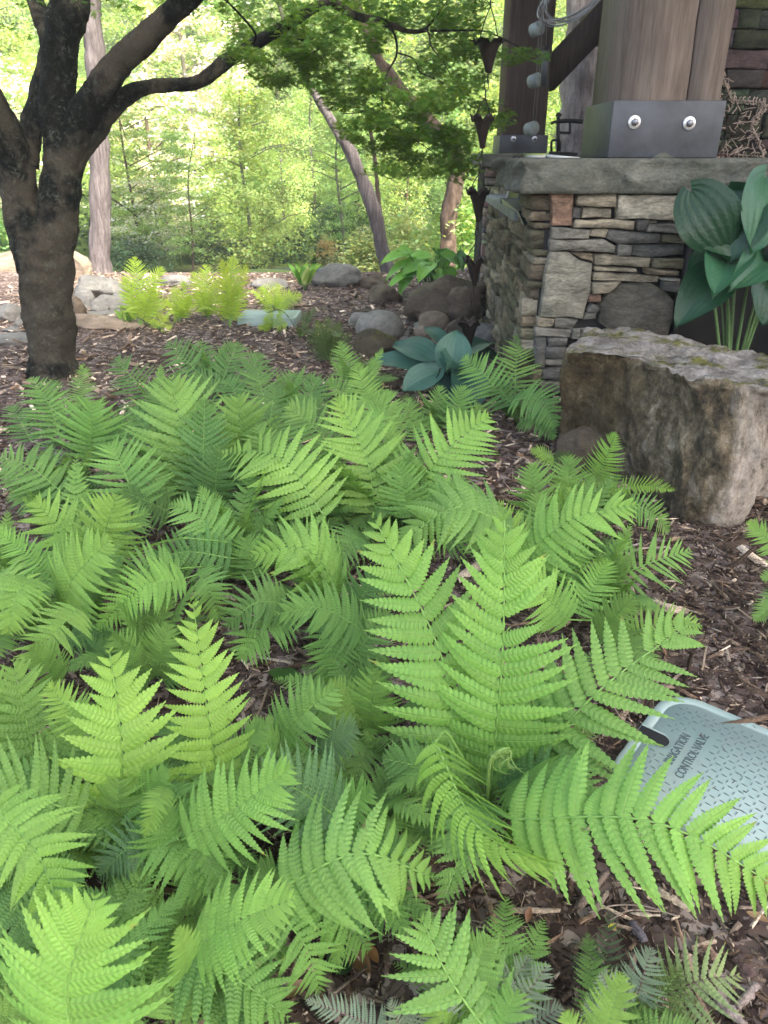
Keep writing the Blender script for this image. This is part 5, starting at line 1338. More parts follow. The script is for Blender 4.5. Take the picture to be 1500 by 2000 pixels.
hl(hR, c0, (1540, 420), (1530, 560), 120, (.3, -1, .3), GH, dyb=.1, dyt=-.05, seed=10)
hl(hR, c0, (1560, 380), (1620, 480), 120, (.3, -1, .5), GL, dyb=.1, dyt=-.05, seed=11)
# the blue-green hosta in the middle
YB2 = 3.95; cm_ = PY(872, 745, 3.62); cm_[2] = gz(cm_[0], cm_[1])
hM = empty('hosta', tuple(cm_), 'blue-green hosta with smooth oval leaves in front of the river stones', 'hosta')
TEAL = (.045, .120, .092); TEAL2 = (.064, .155, .122); TD = (.022, .062, .055)
def hm(b, t, w, nh, col, zb, zt, **k):
    B_, T_ = PZ(b[0], b[1], zb), PZ(t[0], t[1], zt); return hosta_leaf(hM, cm_, B_, T_, w*1.22*depth(B_)/FPX, nh, col, **k)
hm((880, 722), (893, 645), 58, (-.1, -1, .35), TEAL2, .13, .30, seed=1, droop=.05)
hm((868, 715), (892, 738), 10, (0, -.6, .8), TEAL2, .16, .10) if False else None
hm((848, 708), (768, 668), 52, (.1, -.7, .9), TEAL, .16, .20, seed=2, droop=.08)
hm((842, 722), (725, 698), 46, (.05, -.6, .9), TEAL, .12, .14, seed=3, droop=.1)
hm((855, 728), (786, 762), 50, (-.1, -.7, .9), TEAL2, .12, .06, seed=4, droop=.1)
hm((900, 700), (964, 664), 50, (-.3, -.7, .8), TEAL, .17, .18, seed=5, droop=.08)
hm((868, 680), (832, 638), 34, (.3, -.8, .7), TEAL, .2, .26, seed=6, droop=.05)
hm((850, 690), (766, 655), 30, (.1, -.5, .9), TD, .18, .20, seed=7)
hm((872, 722), (905, 716), 60, (-.1, -.75, .8), TEAL2, .16, .14, seed=8, cup=.32, droop=.3)
hm((865, 735), (842, 745), 34, (-.2, -.7, .7), TEAL, .10, .06, seed=9)
hm((905, 735), (935, 790), 62, (.2, -.8, .6), TEAL, .12, .04, seed=10)
hm((920, 700), (980, 690), 34, (.1, -.6, .8), TD, .14, .14, seed=11)
hm((905, 710), (900, 770), 54, (0, -.8, .6), TD, .10, .02, seed=12)
hm((880, 735), (880, 790), 50, (0, -.8, .6), TD, .10, .02, seed=13)
# the far green hosta
YF = 6.1; cf = PY(845, 545, YF); cf[2] = .0
hF = empty('hosta', tuple(cf), 'bright green hosta clump above the largest brown rock', 'hosta')
rs = random.Random(8)
for i in range(26):
    a = rs.uniform(0, 6.28); r1 = rs.uniform(.03, .16); r2 = rs.uniform(.22, .42); hz_ = rs.uniform(.16, .36)
    b = cf+np.array((math.cos(a)*r1*1.3, math.sin(a)*r1, hz_)); t = cf+np.array((math.cos(a)*r2, math.sin(a)*r2*.8, hz_+rs.uniform(-.12, .06)))
    hosta_leaf(hF, cf, b, t, rs.uniform(.11, .16), (rs.uniform(-.3, .3), -.4, 1), rs.choice(((.14, .32, .05), (.20, .42, .06), (.08, .22, .05))), seed=i, droop=.3)
# young hosta shoots
for (px, py, Y, n, hh, lab) in ((595, 568, 6.7, 13, .20, 'young cream-edged hosta shoots beside the grey dome rock'), (250, 640, 5.05, 6, .13, 'small young hosta shoot by the pale ledge stone')):
    c = PZ(px, py, 0); e = empty('hosta_shoots', tuple(c), lab, 'hosta')
    for i in range(n):
        a = rs.uniform(0, 6.28); r = rs.uniform(.03, .10)*hh/.2
        b = c+np.array((math.cos(a)*r*.5, math.sin(a)*r*.5, hh*.25)); t = c+np.array((math.cos(a)*r*1.7, math.sin(a)*r, hh*rs.uniform(.8, 1.1)))
        hosta_leaf(e, c, b, t, hh*.34, (-math.cos(a), -math.sin(a)-.3, .4), rs.choice(((.30, .46, .10), (.45, .55, .2), (.14, .30, .05))), seed=i, cup=.35, droop=-.05)

# ================================================================== FERNS
TPL = {}
def pinna_template(nl):
    if nl in TPL: return TPL[nl]
    s = np.linspace(0, 1, nl+1)
    def hw(x): return np.minimum(1, .70+1.2*x)*np.maximum(0, 1-np.maximum(0, x)**1.7)**.95
    V = []; F = []
    for i in range(nl+1): V.append((s[i], 0.0))
    for side in (1, -1):
        sin_i = []
        for i in range(nl+1):
            V.append((s[i], side*.42*hw(s[i])+ (side*.02)))
            sin_i.append(len(V)-1)
        for i in range(nl):
            d = s[i+1]-s[i]; h = hw(min(1, s[i]+.5*d)); 
            a = len(V)
            V += [(s[i]+.10*d+.06*d, side*.86*h), (s[i]+.62*d, side*1.04*h), (s[i]+1.04*d, side*.80*h)]
            q = (i, sin_i[i], sin_i[i+1], i+1); p = (sin_i[i], a, a+1, a+2, sin_i[i+1])
            if side > 0: q = q[::-1]; p = p[::-1]
            F.append(q); F.append(p)
    V = np.array(V); quads = np.array([f for f in F if len(f) == 4]); pents = np.array([f for f in F if len(f) == 5])
    TPL[nl] = (V, quads, pents); return TPL[nl]

def frond_geo(ctrl, nrm, width, pairs=22, nl=12, droop=.10, vlift=.10, seed=0, tw=.30, t0=.0, fold=.0, gap=1.0, curl=.06):
    """ctrl: blade rachis from base to tip (3+ points); returns verts, quads, pents, uv, curve points"""
    rs = np.random.RandomState(seed)
    n = 60; C = spline(ctrl, n); seg = np.r_[0, np.cumsum(np.linalg.norm(np.diff(C, axis=0), axis=1))]; Ln = seg[-1]
    tt = np.linspace(0, 1, n); C = np.stack([np.interp(tt*Ln, seg, C[:, k]) for k in range(3)], 1)
    T = np.gradient(C, axis=0); T /= np.linalg.norm(T, axis=1)[:, None]
    Nn = np.tile(unit(nrm), (n, 1)); Nn = Nn-T*np.sum(Nn*T, 1)[:, None]; Nn /= np.linalg.norm(Nn, axis=1)[:, None]
    TV, TQ, TP = pinna_template(nl); m = len(TV)
    u = (np.arange(pairs)+.25)/pairs; ti = 1-(1-u)**1.22; ti = np.append(ti, 0) [:pairs]
    Vs = []; Q = []; Pn = []; UV = []; CO = []; cnt = 0
    hwid = width/2
    for k in range(pairs):
        t = ti[k]; dt = (ti[k+1]-t if k+1 < pairs else t-ti[k-1]*1.0) if pairs > 1 else .1
        space = abs(dt)*Ln
        prof = min(1, .60+2.1*t)*max(.0, 1-t**2.2)**1.0+.035*(1-t)
        for sd in (1, -1):
            tj = min(.995, max(0, t+(.15*dt if sd > 0 else 0)))
            c = np.array([np.interp(tj, tt, C[:, a]) for a in range(3)]); f = tj*(n-1); i0 = int(f)
            Tn, N_ = T[i0], Nn[i0]; B = np.cross(Tn, N_)*sd
            ang = math.radians(86-46*t**1.1 + rs.uniform(-8, 8)); Lp = hwid*prof*rs.uniform(.93, 1.05)/max(.75, math.sin(ang))
            if Lp < .002 or rs.rand() < .012: continue
            if rs.rand() < .02: Lp *= rs.uniform(.45, .75)
            D = math.cos(ang)*Tn+math.sin(ang)*B
            D = unit(D+N_*(fold))
            W = unit(np.cross(N_, D))*1.0
            if np.dot(W, Tn) < 0: W = -W
            hw = min(space*.60*gap, Lp*.26)*rs.uniform(.92, 1.08)
            Wt = unit(W - N_*tw*rs.uniform(.2, 2.2))
            s = TV[:, 0]; v = TV[:, 1]
            dr = droop*rs.uniform(.4, 2.0)
            cs = curl*rs.uniform(.3, 1.6)
            P_ = c[None]+np.outer(s*Lp, D)+np.outer(cs*s**2*Lp, Tn)+np.outer((vlift*s-(vlift+dr)*s**2)*Lp, N_)
            P_ = P_+np.outer(v*hw, Wt)+np.outer(-.28*hw*(np.abs(v)**2)+.10*hw, N_)
            # alternate lobes lift a little, edges ripple
            P_ = P_+np.outer(hw*.04*np.sin(s*nl*2*math.pi)*np.abs(v), N_)
            Vs.append(P_); Q.append((TQ if sd > 0 else TQ[:, ::-1])+cnt); Pn.append((TP if sd > 0 else TP[:, ::-1])+cnt); cnt += m
            UV.append(np.stack([v, s*nl], 1))
            cv = np.ones((m, 3))*(rs.uniform(.88, 1.12)*(.90+.22*t)); cv *= (1+.10*(s**2)[:, None])*np.array([1.0+.10*t, 1, 1-.05*t]); bt = rs.rand() < .05
            if bt: cv[s > .9] = cv[s > .9]*np.array([1.35, .75, .7])
            CO.append(cv)
    # terminal leaflet
    global LASTCOL
    LASTCOL = np.vstack(CO)
    return np.vstack(Vs), np.vstack(Q), np.vstack(Pn), np.vstack(UV), C

FC = {'b': (.238, .450, .098), 'm': (.172, .352, .086), 'd': (.112, .252, .068), 'u': (.120, .235, .105), 'y': (.40, .58, .06), 's': (.24, .33, .26), 'p': (.32, .44, .20), 'k': (.035, .06, .035), 'o': (.085, .135, .035)}  # d is part leaf tone, part painted bed shade; y has sunlight painted in
def zdefault(cr, px, py, Y=None): return PY(px, py, Y if Y else cr[1])
def frond(parent, cr, spec, seed, lod=12, pairs=None):
    sx, sy, zs, tx, ty, zt, w, c = spec[:8]; k = spec[8] if len(spec) > 8 else {}
    S = PZ(sx, sy, zs) if zs is not None else PY(sx, sy, cr[1]); T = PZ(tx, ty, zt) if zt is not None else PY(tx, ty, cr[1]+k.get('dy', 0))
    if 'sdy' in k: S = PY(sx, sy, cr[1]+k['sdy'])
    Mx, My = (sx+tx)/2+k.get('bx', 0), (sy+ty)/2+k.get('by', 0)
    r = ray(Mx, My); Ym = (S[1]+T[1])/2+k.get('my', 0); Mid = PY(Mx, My, Ym)
    D = unit(T-S); view = unit(np.array((0, 0, H))-Mid); up = np.array((0, 0, 1.0))
    nr = view*.75+up*.35; nr = nr-D*np.dot(nr, D); nr = unit(nr)
    rl = math.radians(k.get('roll', 0)+random.Random(seed*7+1).uniform(-9, 9)); B = np.cross(D, nr); nr = nr*math.cos(rl)+B*math.sin(rl)
    Ln = np.linalg.norm(T-S)
    Mid = Mid + nr*k.get('arch', .05)*Ln
    wd = w*depth(S*.6+T*.4)/FPX
    npair = k.get('pairs', pairs or int(max(15, min(27, Ln/max(.03, wd)*(12.0 if cr[1] < 1.2 else 15.5)))))
    V, Q, P5, UV, C = frond_geo([S, S*.25+Mid*.5+T*.25+ (Mid-(S+T)/2)*.25, T] if False else [S, Mid, T], nr, wd, npair, k.get('nl', lod), k.get('droop', .10), k.get('v', .10), seed, k.get('tw', .28), fold=k.get('fold', 0), gap=k.get('gap', 1.0), curl=k.get('curl', .05))
    f = random.Random(seed).uniform(.88, 1.12); g = random.Random(seed+99).uniform(.93, 1.07)
    col = FC[c]; col = (col[0]*f*g, col[1]*f, col[2]*f)
    o = build('frond', V, [Q, P5], M['frond'], parent, True, UV, LASTCOL, color=col)
    # stalk from the crown to the blade and on as the midrib
    t0 = C[1]-C[0]; base = np.asarray(cr, float)
    d0 = unit(S-Mid)*.35*np.linalg.norm(S-base)
    pts = [base, (base+S)/2+d0*.4+np.array((0, 0, .02)), S]
    st_ = spline(pts, 9)[:-1]; rach = np.vstack([st_, C[::3]-nr*.0006]); nn = len(rach)
    r0 = .0022*max(.55, min(1.3, wd/.2)); rad = np.linspace(r0*1.25, r0*.35, nn)
    Vt, Ft = tube_geo(rach, rad, 5)
    sc = {'s': (.16, .07, .09), 'p': (.10, .05, .05), 'k': (.05, .03, .03)}.get(c, (.19, .36, .08))
    build('stalk', Vt, Ft, M['stem'], o, True, color=sc)
    return o

# prototypes of plain fronds that fill the undersides of the plants (shared mesh data)
PROTO = []
for i in range(7):
    rp = random.Random(i+50); Lb = .30; hgt = .22; 
    ctrl = [(0, .07, .10), (0, .20, .10+hgt*(.55+.1*rp.random())), (rp.uniform(-.03, .03), .36, .10+hgt*rp.uniform(.30, .75))]
    V, Q, P5, UV, C = frond_geo(np.array(ctrl), (0, -.5, 1), rp.uniform(.12, .17), 22, 7, .12, .08, i, .25)
    me = mesh_from('frond', V, [Q, P5], True, UV, LASTCOL); me.materials.append(M['frond'])
    Vt, Ft = tube_geo(np.vstack([[(0, 0, 0), (0, .03, .06)], C[::4]]), np.linspace(.0024, .0008, 2+len(C[::4])), 5)
    ms = mesh_from('stalk', Vt, Ft, True); ms.materials.append(M['stem']); PROTO.append((me, ms))
UPR = []
for i in range(6):
    rp = random.Random(i+80)
    ctrl = [(0, .035, .09), (rp.uniform(-.02, .02), .10, .26), (rp.uniform(-.03, .03), .19+.05*rp.random(), .40+.06*rp.random())]
    V, Q, P5, UV, C = frond_geo(np.array(ctrl), (0, -.9, .45), rp.uniform(.14, .18), 20, 7, .10, .10, i+30, .2)
    me = mesh_from('frond', V, [Q, P5], True, UV, LASTCOL); me.materials.append(M['frond'])
    Vt, Ft = tube_geo(np.vstack([[(0, 0, 0), (0, .015, .05)], C[::4]]), np.linspace(.0024, .0008, 2+len(C[::4])), 5)
    ms = mesh_from('stalk', Vt, Ft, True); ms.materials.append(M['stem']); UPR.append((me, ms))
def filler(parent, n, sc, col, a0=0, a1=360, seed=0, low=1.0, protos=None):
    r = random.Random(seed)
    for i in range(n):
        me, ms = r.choice(protos or PROTO); f = r.uniform(.8, 1.15); c = FC[col]
        o = link('frond', me, None, parent, (0, 0, 0), (c[0]*f, c[1]*f, c[2]*f)); s = sc*r.uniform(.7, 1.1)
        o.rotation_euler = (r.uniform(-.1, .25)-.0, r.uniform(-.25, .25), math.radians(r.uniform(a0, a1))); o.scale = (s, s, s*low)
        q = link('stalk', ms, None, o, (0, 0, 0), (.17, .32, .07))

D_ = dict
PLANTS = [
 # label, crown px, py, fillers, filler scale, colour, fronds
 ('largest fern of the bed, broad upright bright fronds beside the valve box lid', 952, 1575, 5, .75, 'm', [
   (958,1530,.05, 985,985,.56, 300,'b', D_(bx=14, arch=.05, pairs=21, nl=13, droop=.16, v=.14, tw=.2)),
   (890,1510,.06, 725,1000,.50, 300,'b', D_(bx=48, by=20, arch=.06, pairs=18, nl=13, droop=.14, v=.1, tw=.2)),
   (1010,1530,.07, 1365,1205,.33, 310,'m', D_(bx=-18, by=-8, nl=13, pairs=18, arch=.05, roll=-10, droop=.08)),
   (1000,1600,.18, 1570,1765,.20, 330,'b', D_(by=-70, nl=14, pairs=21, arch=.05, droop=.26, v=.0, gap=1.08)),
   (850,1450,.34, 1085,1700,.18, 250,'b', D_(bx=-24, by=30, roll=72, nl=13, pairs=22, gap=.95, droop=.15, fold=.2, curl=.75)),
   (930,1560,.05, 800,1530,.12, 190,'m', D_(by=-20)), (985,1560,.05, 1130,1500,.14, 190,'d', D_(by=-20)),
   (930,1590,.04, 800,1640,.10, 150,'d', D_(by=-20)), (900,1560,.05, 745,1480,.16, 170,'d', D_(by=-15)),
   (1010,1600,.05, 1070,1690,.08, 140,'m', D_(by=-20))]),
 ('fern arching over the bare mulch left of the big boulder', 1095, 1120, 5, .55, 'm', [
   (985,1120,.10, 1250,985,.33, 210,'b', D_(bx=5, by=-28, nl=13, arch=.08, droop=.2)),
   (1050,1010,.14, 1037,903,.30, 120,'m'), (1110,975,.18, 1110,890,.32, 105,'m', D_(by=-4)),
   (1225,985,.20, 1308,1040,.12, 80,'m', D_(by=-14)), (960,1080,.12, 900,985,.25, 110,'m'), (1060,1120,.10, 1150,1075,.17, 140,'m'), (1020,1100,.12, 960,980,.3, 120,'b'),
   (1075,1110,.1, 1050,960,.26, 130,'m')]),
 ('small upright fern frond standing against the boulder face', 1175, 1010, 1, .3, 'm', [
   (1160,968,.10, 1203,842,.36, 95,'b', D_(gap=.72, arch=.02)), (1185,960,.22, 1322,958,.22, 60,'b', D_(by=-16, roll=62)), (1080,905,.10, 1035,880,.15, 44,'b', D_(by=-6)), (1075,900,.10, 1120,888,.14, 40,'o'), (1190,1000,.1,1230,960,.2,60,'m')]),
 ('airy fern with thin arching fronds over the mulch right of the largest fern', 1165, 1215, 3, .45, 'm', [
   (1165,1150,.08, 1350,1075,.19, 165,'m', D_(by=-6, gap=.7, droop=.18)), (1130,1200,.10, 1190,1090,.2, 110,'b'), (1220,1240,.08, 1372,1225,.13, 110,'b', D_(by=-14, gap=.8)),
   (1180,1230,.06, 1290,1330,.08, 100,'m', D_(by=-14)), (1110,1210,.12,1010,1120,.24,150,'b'), (1170,1240,.08, 1240,1165,.22, 110,'m')]),
 ('bright fern tip entering at the right edge beyond the valve box', 1560, 1150, 0, .4, 'm', [
   (1540,1090,.12, 1458,1018,.20, 80,'b'), (1550,1150,.10, 1472,1215,.08, 80,'m'), (1545,1130,.1,1485,1130,.12,60,'m')]),
 ('fern reaching right with a raised bright frond, left of the hosta-side gap', 792, 1040, 5, .6, 'm', [
   (790,1000,.12, 962,808,.38, 205,'b', D_(bx=-6, by=-16, nl=13, droop=.16)), (1000,1030,.27, 770,1075,.24, 190,'m', D_(by=-52, nl=12, arch=.08, droop=.3)),
   (800,1010,.14, 780,905,.3, 130,'m'), (840,1030,.12, 905,930,.28, 150,'m'), (870,1060,.1, 955,1010,.2, 120,'m')]),
 ('tall fern in the centre of the bed with overlapping bright fronds', 740, 1050, 6, .6, 'm', [
   (735,1015,.10, 655,770,.44, 200,'b', D_(bx=16, nl=13)), (650,880,.25, 560,790,.38, 135,'m', D_(bx=6)), (700,900,.22, 745,800,.34, 150,'m'), (715,960,.14, 810,900,.22, 130,'m'),
   (680,985,.12, 610,905,.26, 150,'m'), (720,1050,.08, 650,1110,.08, 120,'d', D_(by=-20)), (760,1060,.08, 780,1150,.06, 120,'d', D_(by=-20))]),
 ('fern with a dome of arching fronds in the middle left of the centre', 610, 1060, 5, .6, 'm', [
   (635,1010,.18, 428,885,.28, 200,'b', D_(bx=20, by=-42, nl=13, arch=.1, droop=.25)), (665,1150,.12, 488,1085,.24, 185,'b', D_(bx=10, by=-42, nl=13, arch=.1, droop=.3)), (640,1100,.1, 570,1030,.2, 150,'m'),
   (600,1060,.1, 480,1030,.16, 130,'d'), (560,980,.16, 500,830,.34, 150,'m'), (600,960,.2, 590,870,.3, 130,'m')]),
 ('fern with flat dark fronds spreading left below the middle of the bed', 470, 1120, 4, .55, 'd', [
   (450,1090,.18, 290,1092,.18, 165,'d', D_(by=-10, nl=12, arch=.08, droop=.25)), (445,1060,.2, 330,985,.28, 130,'m', D_(by=-12)), (360,1050,.28, 255,1085,.22, 55,'b', D_(roll=62)), (470,1120,.1, 400,1010,.24, 130,'m'),
   (385,1120,.2, 430,1215,.12, 100,'m', D_(by=-20)), (360,1130,.22, 188,1232,.16, 120,'b', D_(by=-28, arch=.08)), (350,1110,.22, 215,1150,.2, 120,'m', D_(by=-22)), (500,1130,.1, 480,1050,.2, 120,'m')]),
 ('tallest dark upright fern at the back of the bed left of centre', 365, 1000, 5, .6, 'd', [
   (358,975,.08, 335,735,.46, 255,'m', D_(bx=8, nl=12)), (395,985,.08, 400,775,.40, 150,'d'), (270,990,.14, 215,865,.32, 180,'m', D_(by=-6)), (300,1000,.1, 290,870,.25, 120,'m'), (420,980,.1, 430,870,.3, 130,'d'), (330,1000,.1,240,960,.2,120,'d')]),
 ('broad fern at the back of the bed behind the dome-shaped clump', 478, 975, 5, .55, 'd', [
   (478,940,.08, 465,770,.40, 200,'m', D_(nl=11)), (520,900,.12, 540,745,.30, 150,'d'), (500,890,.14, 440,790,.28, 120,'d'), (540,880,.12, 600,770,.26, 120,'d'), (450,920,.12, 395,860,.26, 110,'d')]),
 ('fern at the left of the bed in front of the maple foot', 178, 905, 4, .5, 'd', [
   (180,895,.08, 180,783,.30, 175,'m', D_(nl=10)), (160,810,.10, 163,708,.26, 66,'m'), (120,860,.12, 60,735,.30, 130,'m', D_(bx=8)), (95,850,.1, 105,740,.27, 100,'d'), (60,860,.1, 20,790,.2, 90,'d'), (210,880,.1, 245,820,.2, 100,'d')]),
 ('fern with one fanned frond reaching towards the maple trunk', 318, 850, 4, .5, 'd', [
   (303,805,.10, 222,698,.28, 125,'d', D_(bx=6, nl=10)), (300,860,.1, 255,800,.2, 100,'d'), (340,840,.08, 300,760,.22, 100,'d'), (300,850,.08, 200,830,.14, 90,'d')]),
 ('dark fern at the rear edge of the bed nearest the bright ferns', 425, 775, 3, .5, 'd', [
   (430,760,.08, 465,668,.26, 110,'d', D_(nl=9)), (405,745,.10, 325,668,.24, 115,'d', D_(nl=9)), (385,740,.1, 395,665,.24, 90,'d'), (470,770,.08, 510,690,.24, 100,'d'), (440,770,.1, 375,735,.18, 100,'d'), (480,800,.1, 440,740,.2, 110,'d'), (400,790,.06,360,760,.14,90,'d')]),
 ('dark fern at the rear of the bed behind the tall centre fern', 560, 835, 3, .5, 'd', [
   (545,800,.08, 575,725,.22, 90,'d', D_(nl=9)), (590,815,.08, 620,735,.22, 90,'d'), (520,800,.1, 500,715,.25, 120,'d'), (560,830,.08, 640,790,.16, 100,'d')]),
 ('narrow fern row reaching back towards the mossy rock', 705, 800, 3, .5, 'm', [
   (690,760,.08, 662,665,.26, 80,'m', D_(nl=9)), (735,850,.10, 695,705,.32, 105,'b', D_(nl=9)), (770,870,.08, 715,765,.28, 120,'m'), (755,850,.08, 755,760,.25, 90,'m'), (640,800,.08, 600,730,.2, 90,'d'), (700,800,.08, 640,740,.2, 90,'m'), (810,860,.06, 795,775,.18, 80,'m')]),
 ('low fern with small tips in front of the blue-green hosta', 858, 850, 3, .35, 'm', [
   (845,830,.06, 862,752,.22, 66,'m'), (885,840,.06, 905,752,.24, 90,'m'), (815,830,.06, 790,770,.16, 70,'o'), (900,850,.05, 940,790,.16, 80,'m'), (840,840,.05, 800,810,.1, 60,'m')]),
 ('fern of slim arching fronds between the blue-green hosta and the boulder', 1008, 830, 1, .35, 'm', [
   (1005,775,.10, 1012,650,.32, 112,'m', D_(nl=10, gap=.85)), (990,790,.10, 902,697,.25, 115,'m', D_(nl=10, by=-10)), (1005,780,.16, 1086,838,.12, 110,'m', D_(bx=14, by=-22, gap=.8)), (1020,820,.08, 1085,858,.07, 80,'m', D_(by=-16)), (1000,790,.12,960,740,.18,80,'d')]),
 ('fern arching in from the left edge below the back row', 140, 1000, 4, .5, 'd', [
   (128,968,.14, -15,890,.24, 140,'m', D_(by=-18, droop=.25, nl=11)), (110,980,.1, 20,960,.16, 110,'d'), (120,960,.1, 90,880,.2, 110,'d'), (60,960,.08, 0,920,.14, 90,'m')]),
 ('bright fern of overlapping broad fronds at the left above the bare patch', 165, 1120, 4, .55, 'm', [
   (170,1085,.12, 65,975,.28, 160,'b', D_(nl=12)), (190,1100,.12, 228,965,.33, 180,'b', D_(nl=12)), (128,1200,.12, 218,1050,.38, 205,'b', D_(bx=-14, nl=13)), (200,1060,.12, 290,1000,.2, 120,'m'),
   (130,1180,.1, 160,1080,.3, 120,'m')]),
 ('fern hanging in at the left edge beside the bare patch', 30, 1190, 3, .5, 'm', [
   (100,1120,.16, -15,1030,.26, 90,'b'), (60,1130,.26, 15,1240,.2, 140,'b', D_(by=-20, bx=-5)), (-40,1160,.2, 75,1190,.22, 150,'b', D_(by=-24)), (20,1190,.1, 110,1150,.2, 100,'m'), (0,1220,.1, -20,1290,.16, 120,'m'), (40,1220,.08,60,1140,.2,90,'d')]),
 ('fern with a drooping comb-like frond left of the bare mulch patch', 150, 1265, 3, .5, 'm', [
   (150,1190,.24, 45,1310,.20, 135,'b', D_(bx=8, by=-10)), (110,1340,.14, 60,1260,.28, 120,'m'), (170,1290,.08, 215,1255,.14, 90,'d'), (200,1270,.06, 290,1240,.10, 60,'d'), (130,1250,.12, 220,1230,.14, 90,'d')]),
 ('slim tall bright fern with a tapering frond left of the bare mulch patch', 425, 1590, 3, .55, 'm', [
   (430,1560,.06, 375,1160,.46, 190,'b', D_(bx=-4, nl=14, pairs=19, gap=.9)), (440,1500,.1, 535,1400,.22, 90,'m')]),
 ('broad bright fern with a blunt tipped upright frond in the left foreground', 232, 1660, 4, .6, 'm', [
   (232,1620,.06, 213,1262,.42, 265,'b', D_(bx=12, nl=12, pairs=14, droop=.12)), (170,1430,.22, 92,1335,.30, 110,'b'), (240,1640,.05, 130,1560,.16, 160,'m'), (260,1620,.05, 330,1500,.24, 150,'m'), (225,1650,.05, 235,1520,.2, 220,'m'),
   (325,1540,.22, 283,1640,.20, 66,'b', D_(by=-16))]),
 ('fern pointing right with a bright feathered frond below the slim tall one', 360, 1690, 4, .6, 'm', [
   (365,1635,.18, 575,1495,.32, 225,'b', D_(by=12, nl=14)), (285,1560,.15, 395,1760,.12, 230,'m', D_(bx=12, by=-14, nl=13)), (300,1640,.14, 192,1715,.12, 140,'u', D_(by=-16)), (340,1690,.1, 300,1560,.22, 170,'m')]),
 ('dull bluish fern with a pale midrib behind the fan-shaped frond', 690, 1640, 4, .5, 'd', [
   (660,1597,.14, 505,1505,.24, 225,'u', D_(by=-6, nl=13)), (540,1450,.1, 660,1340,.24, 160,'m', D_(bx=-6)), (620,1480,.1, 700,1420,.2, 130,'u'), (650,1610,.1, 730,1540,.2, 150,'m'), (560,1470,.08, 480,1420,.18, 110,'m')]),
 ('mid green fern half covering the bare mulch patch on its left side', 300, 1330, 3, .5, 'm', [
   (300,1320,.06, 215,1240,.2, 120,'m'), (310,1320,.06, 330,1215,.22, 120,'m'), (290,1330,.06, 190,1310,.14, 110,'d'), (320,1330,.05, 390,1270,.12, 90,'d')]),
 ('low fern between the bare mulch patch and the largest fern', 720, 1440, 3, .5, 'm', [
   (715,1430,.06, 640,1330,.2, 130,'m'), (725,1430,.06, 730,1300,.24, 140,'m'), (720,1440,.05, 620,1410,.14, 120,'d'), (730,1450,.05, 690,1540,.08, 120,'d', D_(by=-20))]),
 ('low fern overhanging the bare mulch patch from above', 640, 1230, 4, .5, 'd', [
   (560,1180,.2, 440,1225,.18, 140,'d', D_(by=-24)), (560,1200,.16, 468,1290,.13, 150,'m', D_(by=-18)), (715,1235,.15, 535,1200,.24, 150,'m', D_(by=-26)), (655,1220,.16, 640,1335,.10, 130,'m', D_(by=-12)),
   (680,1300,.1, 760,1190,.2, 120,'m'), (700,1250,.1, 730,1330,.08, 110,'d'), (700,1360,.06, 760,1290,.16, 110,'m'), (690,1200,.14,740,1110,.26,120,'d')]),
 ('fern at the left edge with fingers of raised pinnae in the foreground', 60, 1640, 4, .6, 'm', [
   (160,1590,.18, -90,1545,.26, 265,'m', D_(by=-14, nl=14)), (70,1500,.1, 25,1285,.30, 190,'m', D_(nl=12)), (110,1510,.08, 155,1370,.22, 130,'m'), (40,1440,.14, -30,1310,.3, 150,'m')]),
 ('bright arching fern frond curling down at the left edge', 10, 1720, 4, .6, 'm', [
   (-15,1575,.30, 128,1815,.22, 215,'b', D_(bx=22, by=-24, nl=14, arch=.08, droop=.2)), (0,1700,.1, 60,1870,.12, 190,'d', D_(by=-20)), (20,1780,.08, 170,1700,.18, 150,'m')]),
 ('large fern fanning across the bottom left corner', 170, 2050, 5, .55, 'm', [
   (155,2060,.16, 188,1745,.42, 380,'b', D_(bx=-28, nl=13, pairs=15, droop=.25, v=.0)), (130,2060,.1, -30,1960,.2, 200,'m'), (200,2060,.1, 330,1930,.2, 170,'m'), (165,1930,.12, 120,1850,.2, 220,'m')]),
 ('fern with a pointed frond aimed right in the lower left foreground', 405, 1905, 4, .5, 'd', [
   (385,1850,.18, 578,1752,.30, 225,'b', D_(by=-2, nl=14)), (340,1880,.14, 565,1990,.12, 240,'m', D_(by=-24, nl=13)), (430,1960,.08, 560,2050,.08, 210,'m', D_(by=-20)), (545,1785,.16, 625,1940,.10, 170,'m', D_(bx=12, by=-14, nl=12)),
   (360,1900,.2, 345,1810,.34, 110,'b', D_(roll=40))]),
 ('fern with a hand-shaped drooping frond in the lower middle', 640, 1800, 4, .5, 'd', [
   (555,1730,.20, 850,1715,.20, 290,'m', D_(by=-52, nl=14, droop=.3, arch=.08)), (600,1745,.16, 720,1860,.08, 200,'m', D_(by=-16)), (650,1760,.14, 800,1800,.10, 160,'d', D_(by=-20)), (640,1760,.08, 790,1640,.16, 190,'d'), (600,1760,.1, 500,1690,.2, 140,'d')]),
 ('scalloped fern rising from the bottom edge in the middle', 985, 2060, 3, .45, 'm', [
   (965,2035,.10, 822,1790,.22, 290,'m', D_(bx=-22, by=-8, nl=10, pairs=12)), (960,2060,.08, 1010,1930,.16, 140,'m'), (930,2060,.08, 830,1960,.14, 150,'b'), (890,1950,.12, 960,1830,.2, 150,'m')]),
 ('bright fern tip rising from the bottom edge among painted ferns', 1170, 2080, 1, .35, 'b', [
   (1178,2045,.10, 1216,1898,.20, 125,'b', D_(nl=11)), (1140,2060,.08, 1100,1975,.14, 90,'b')]),
]
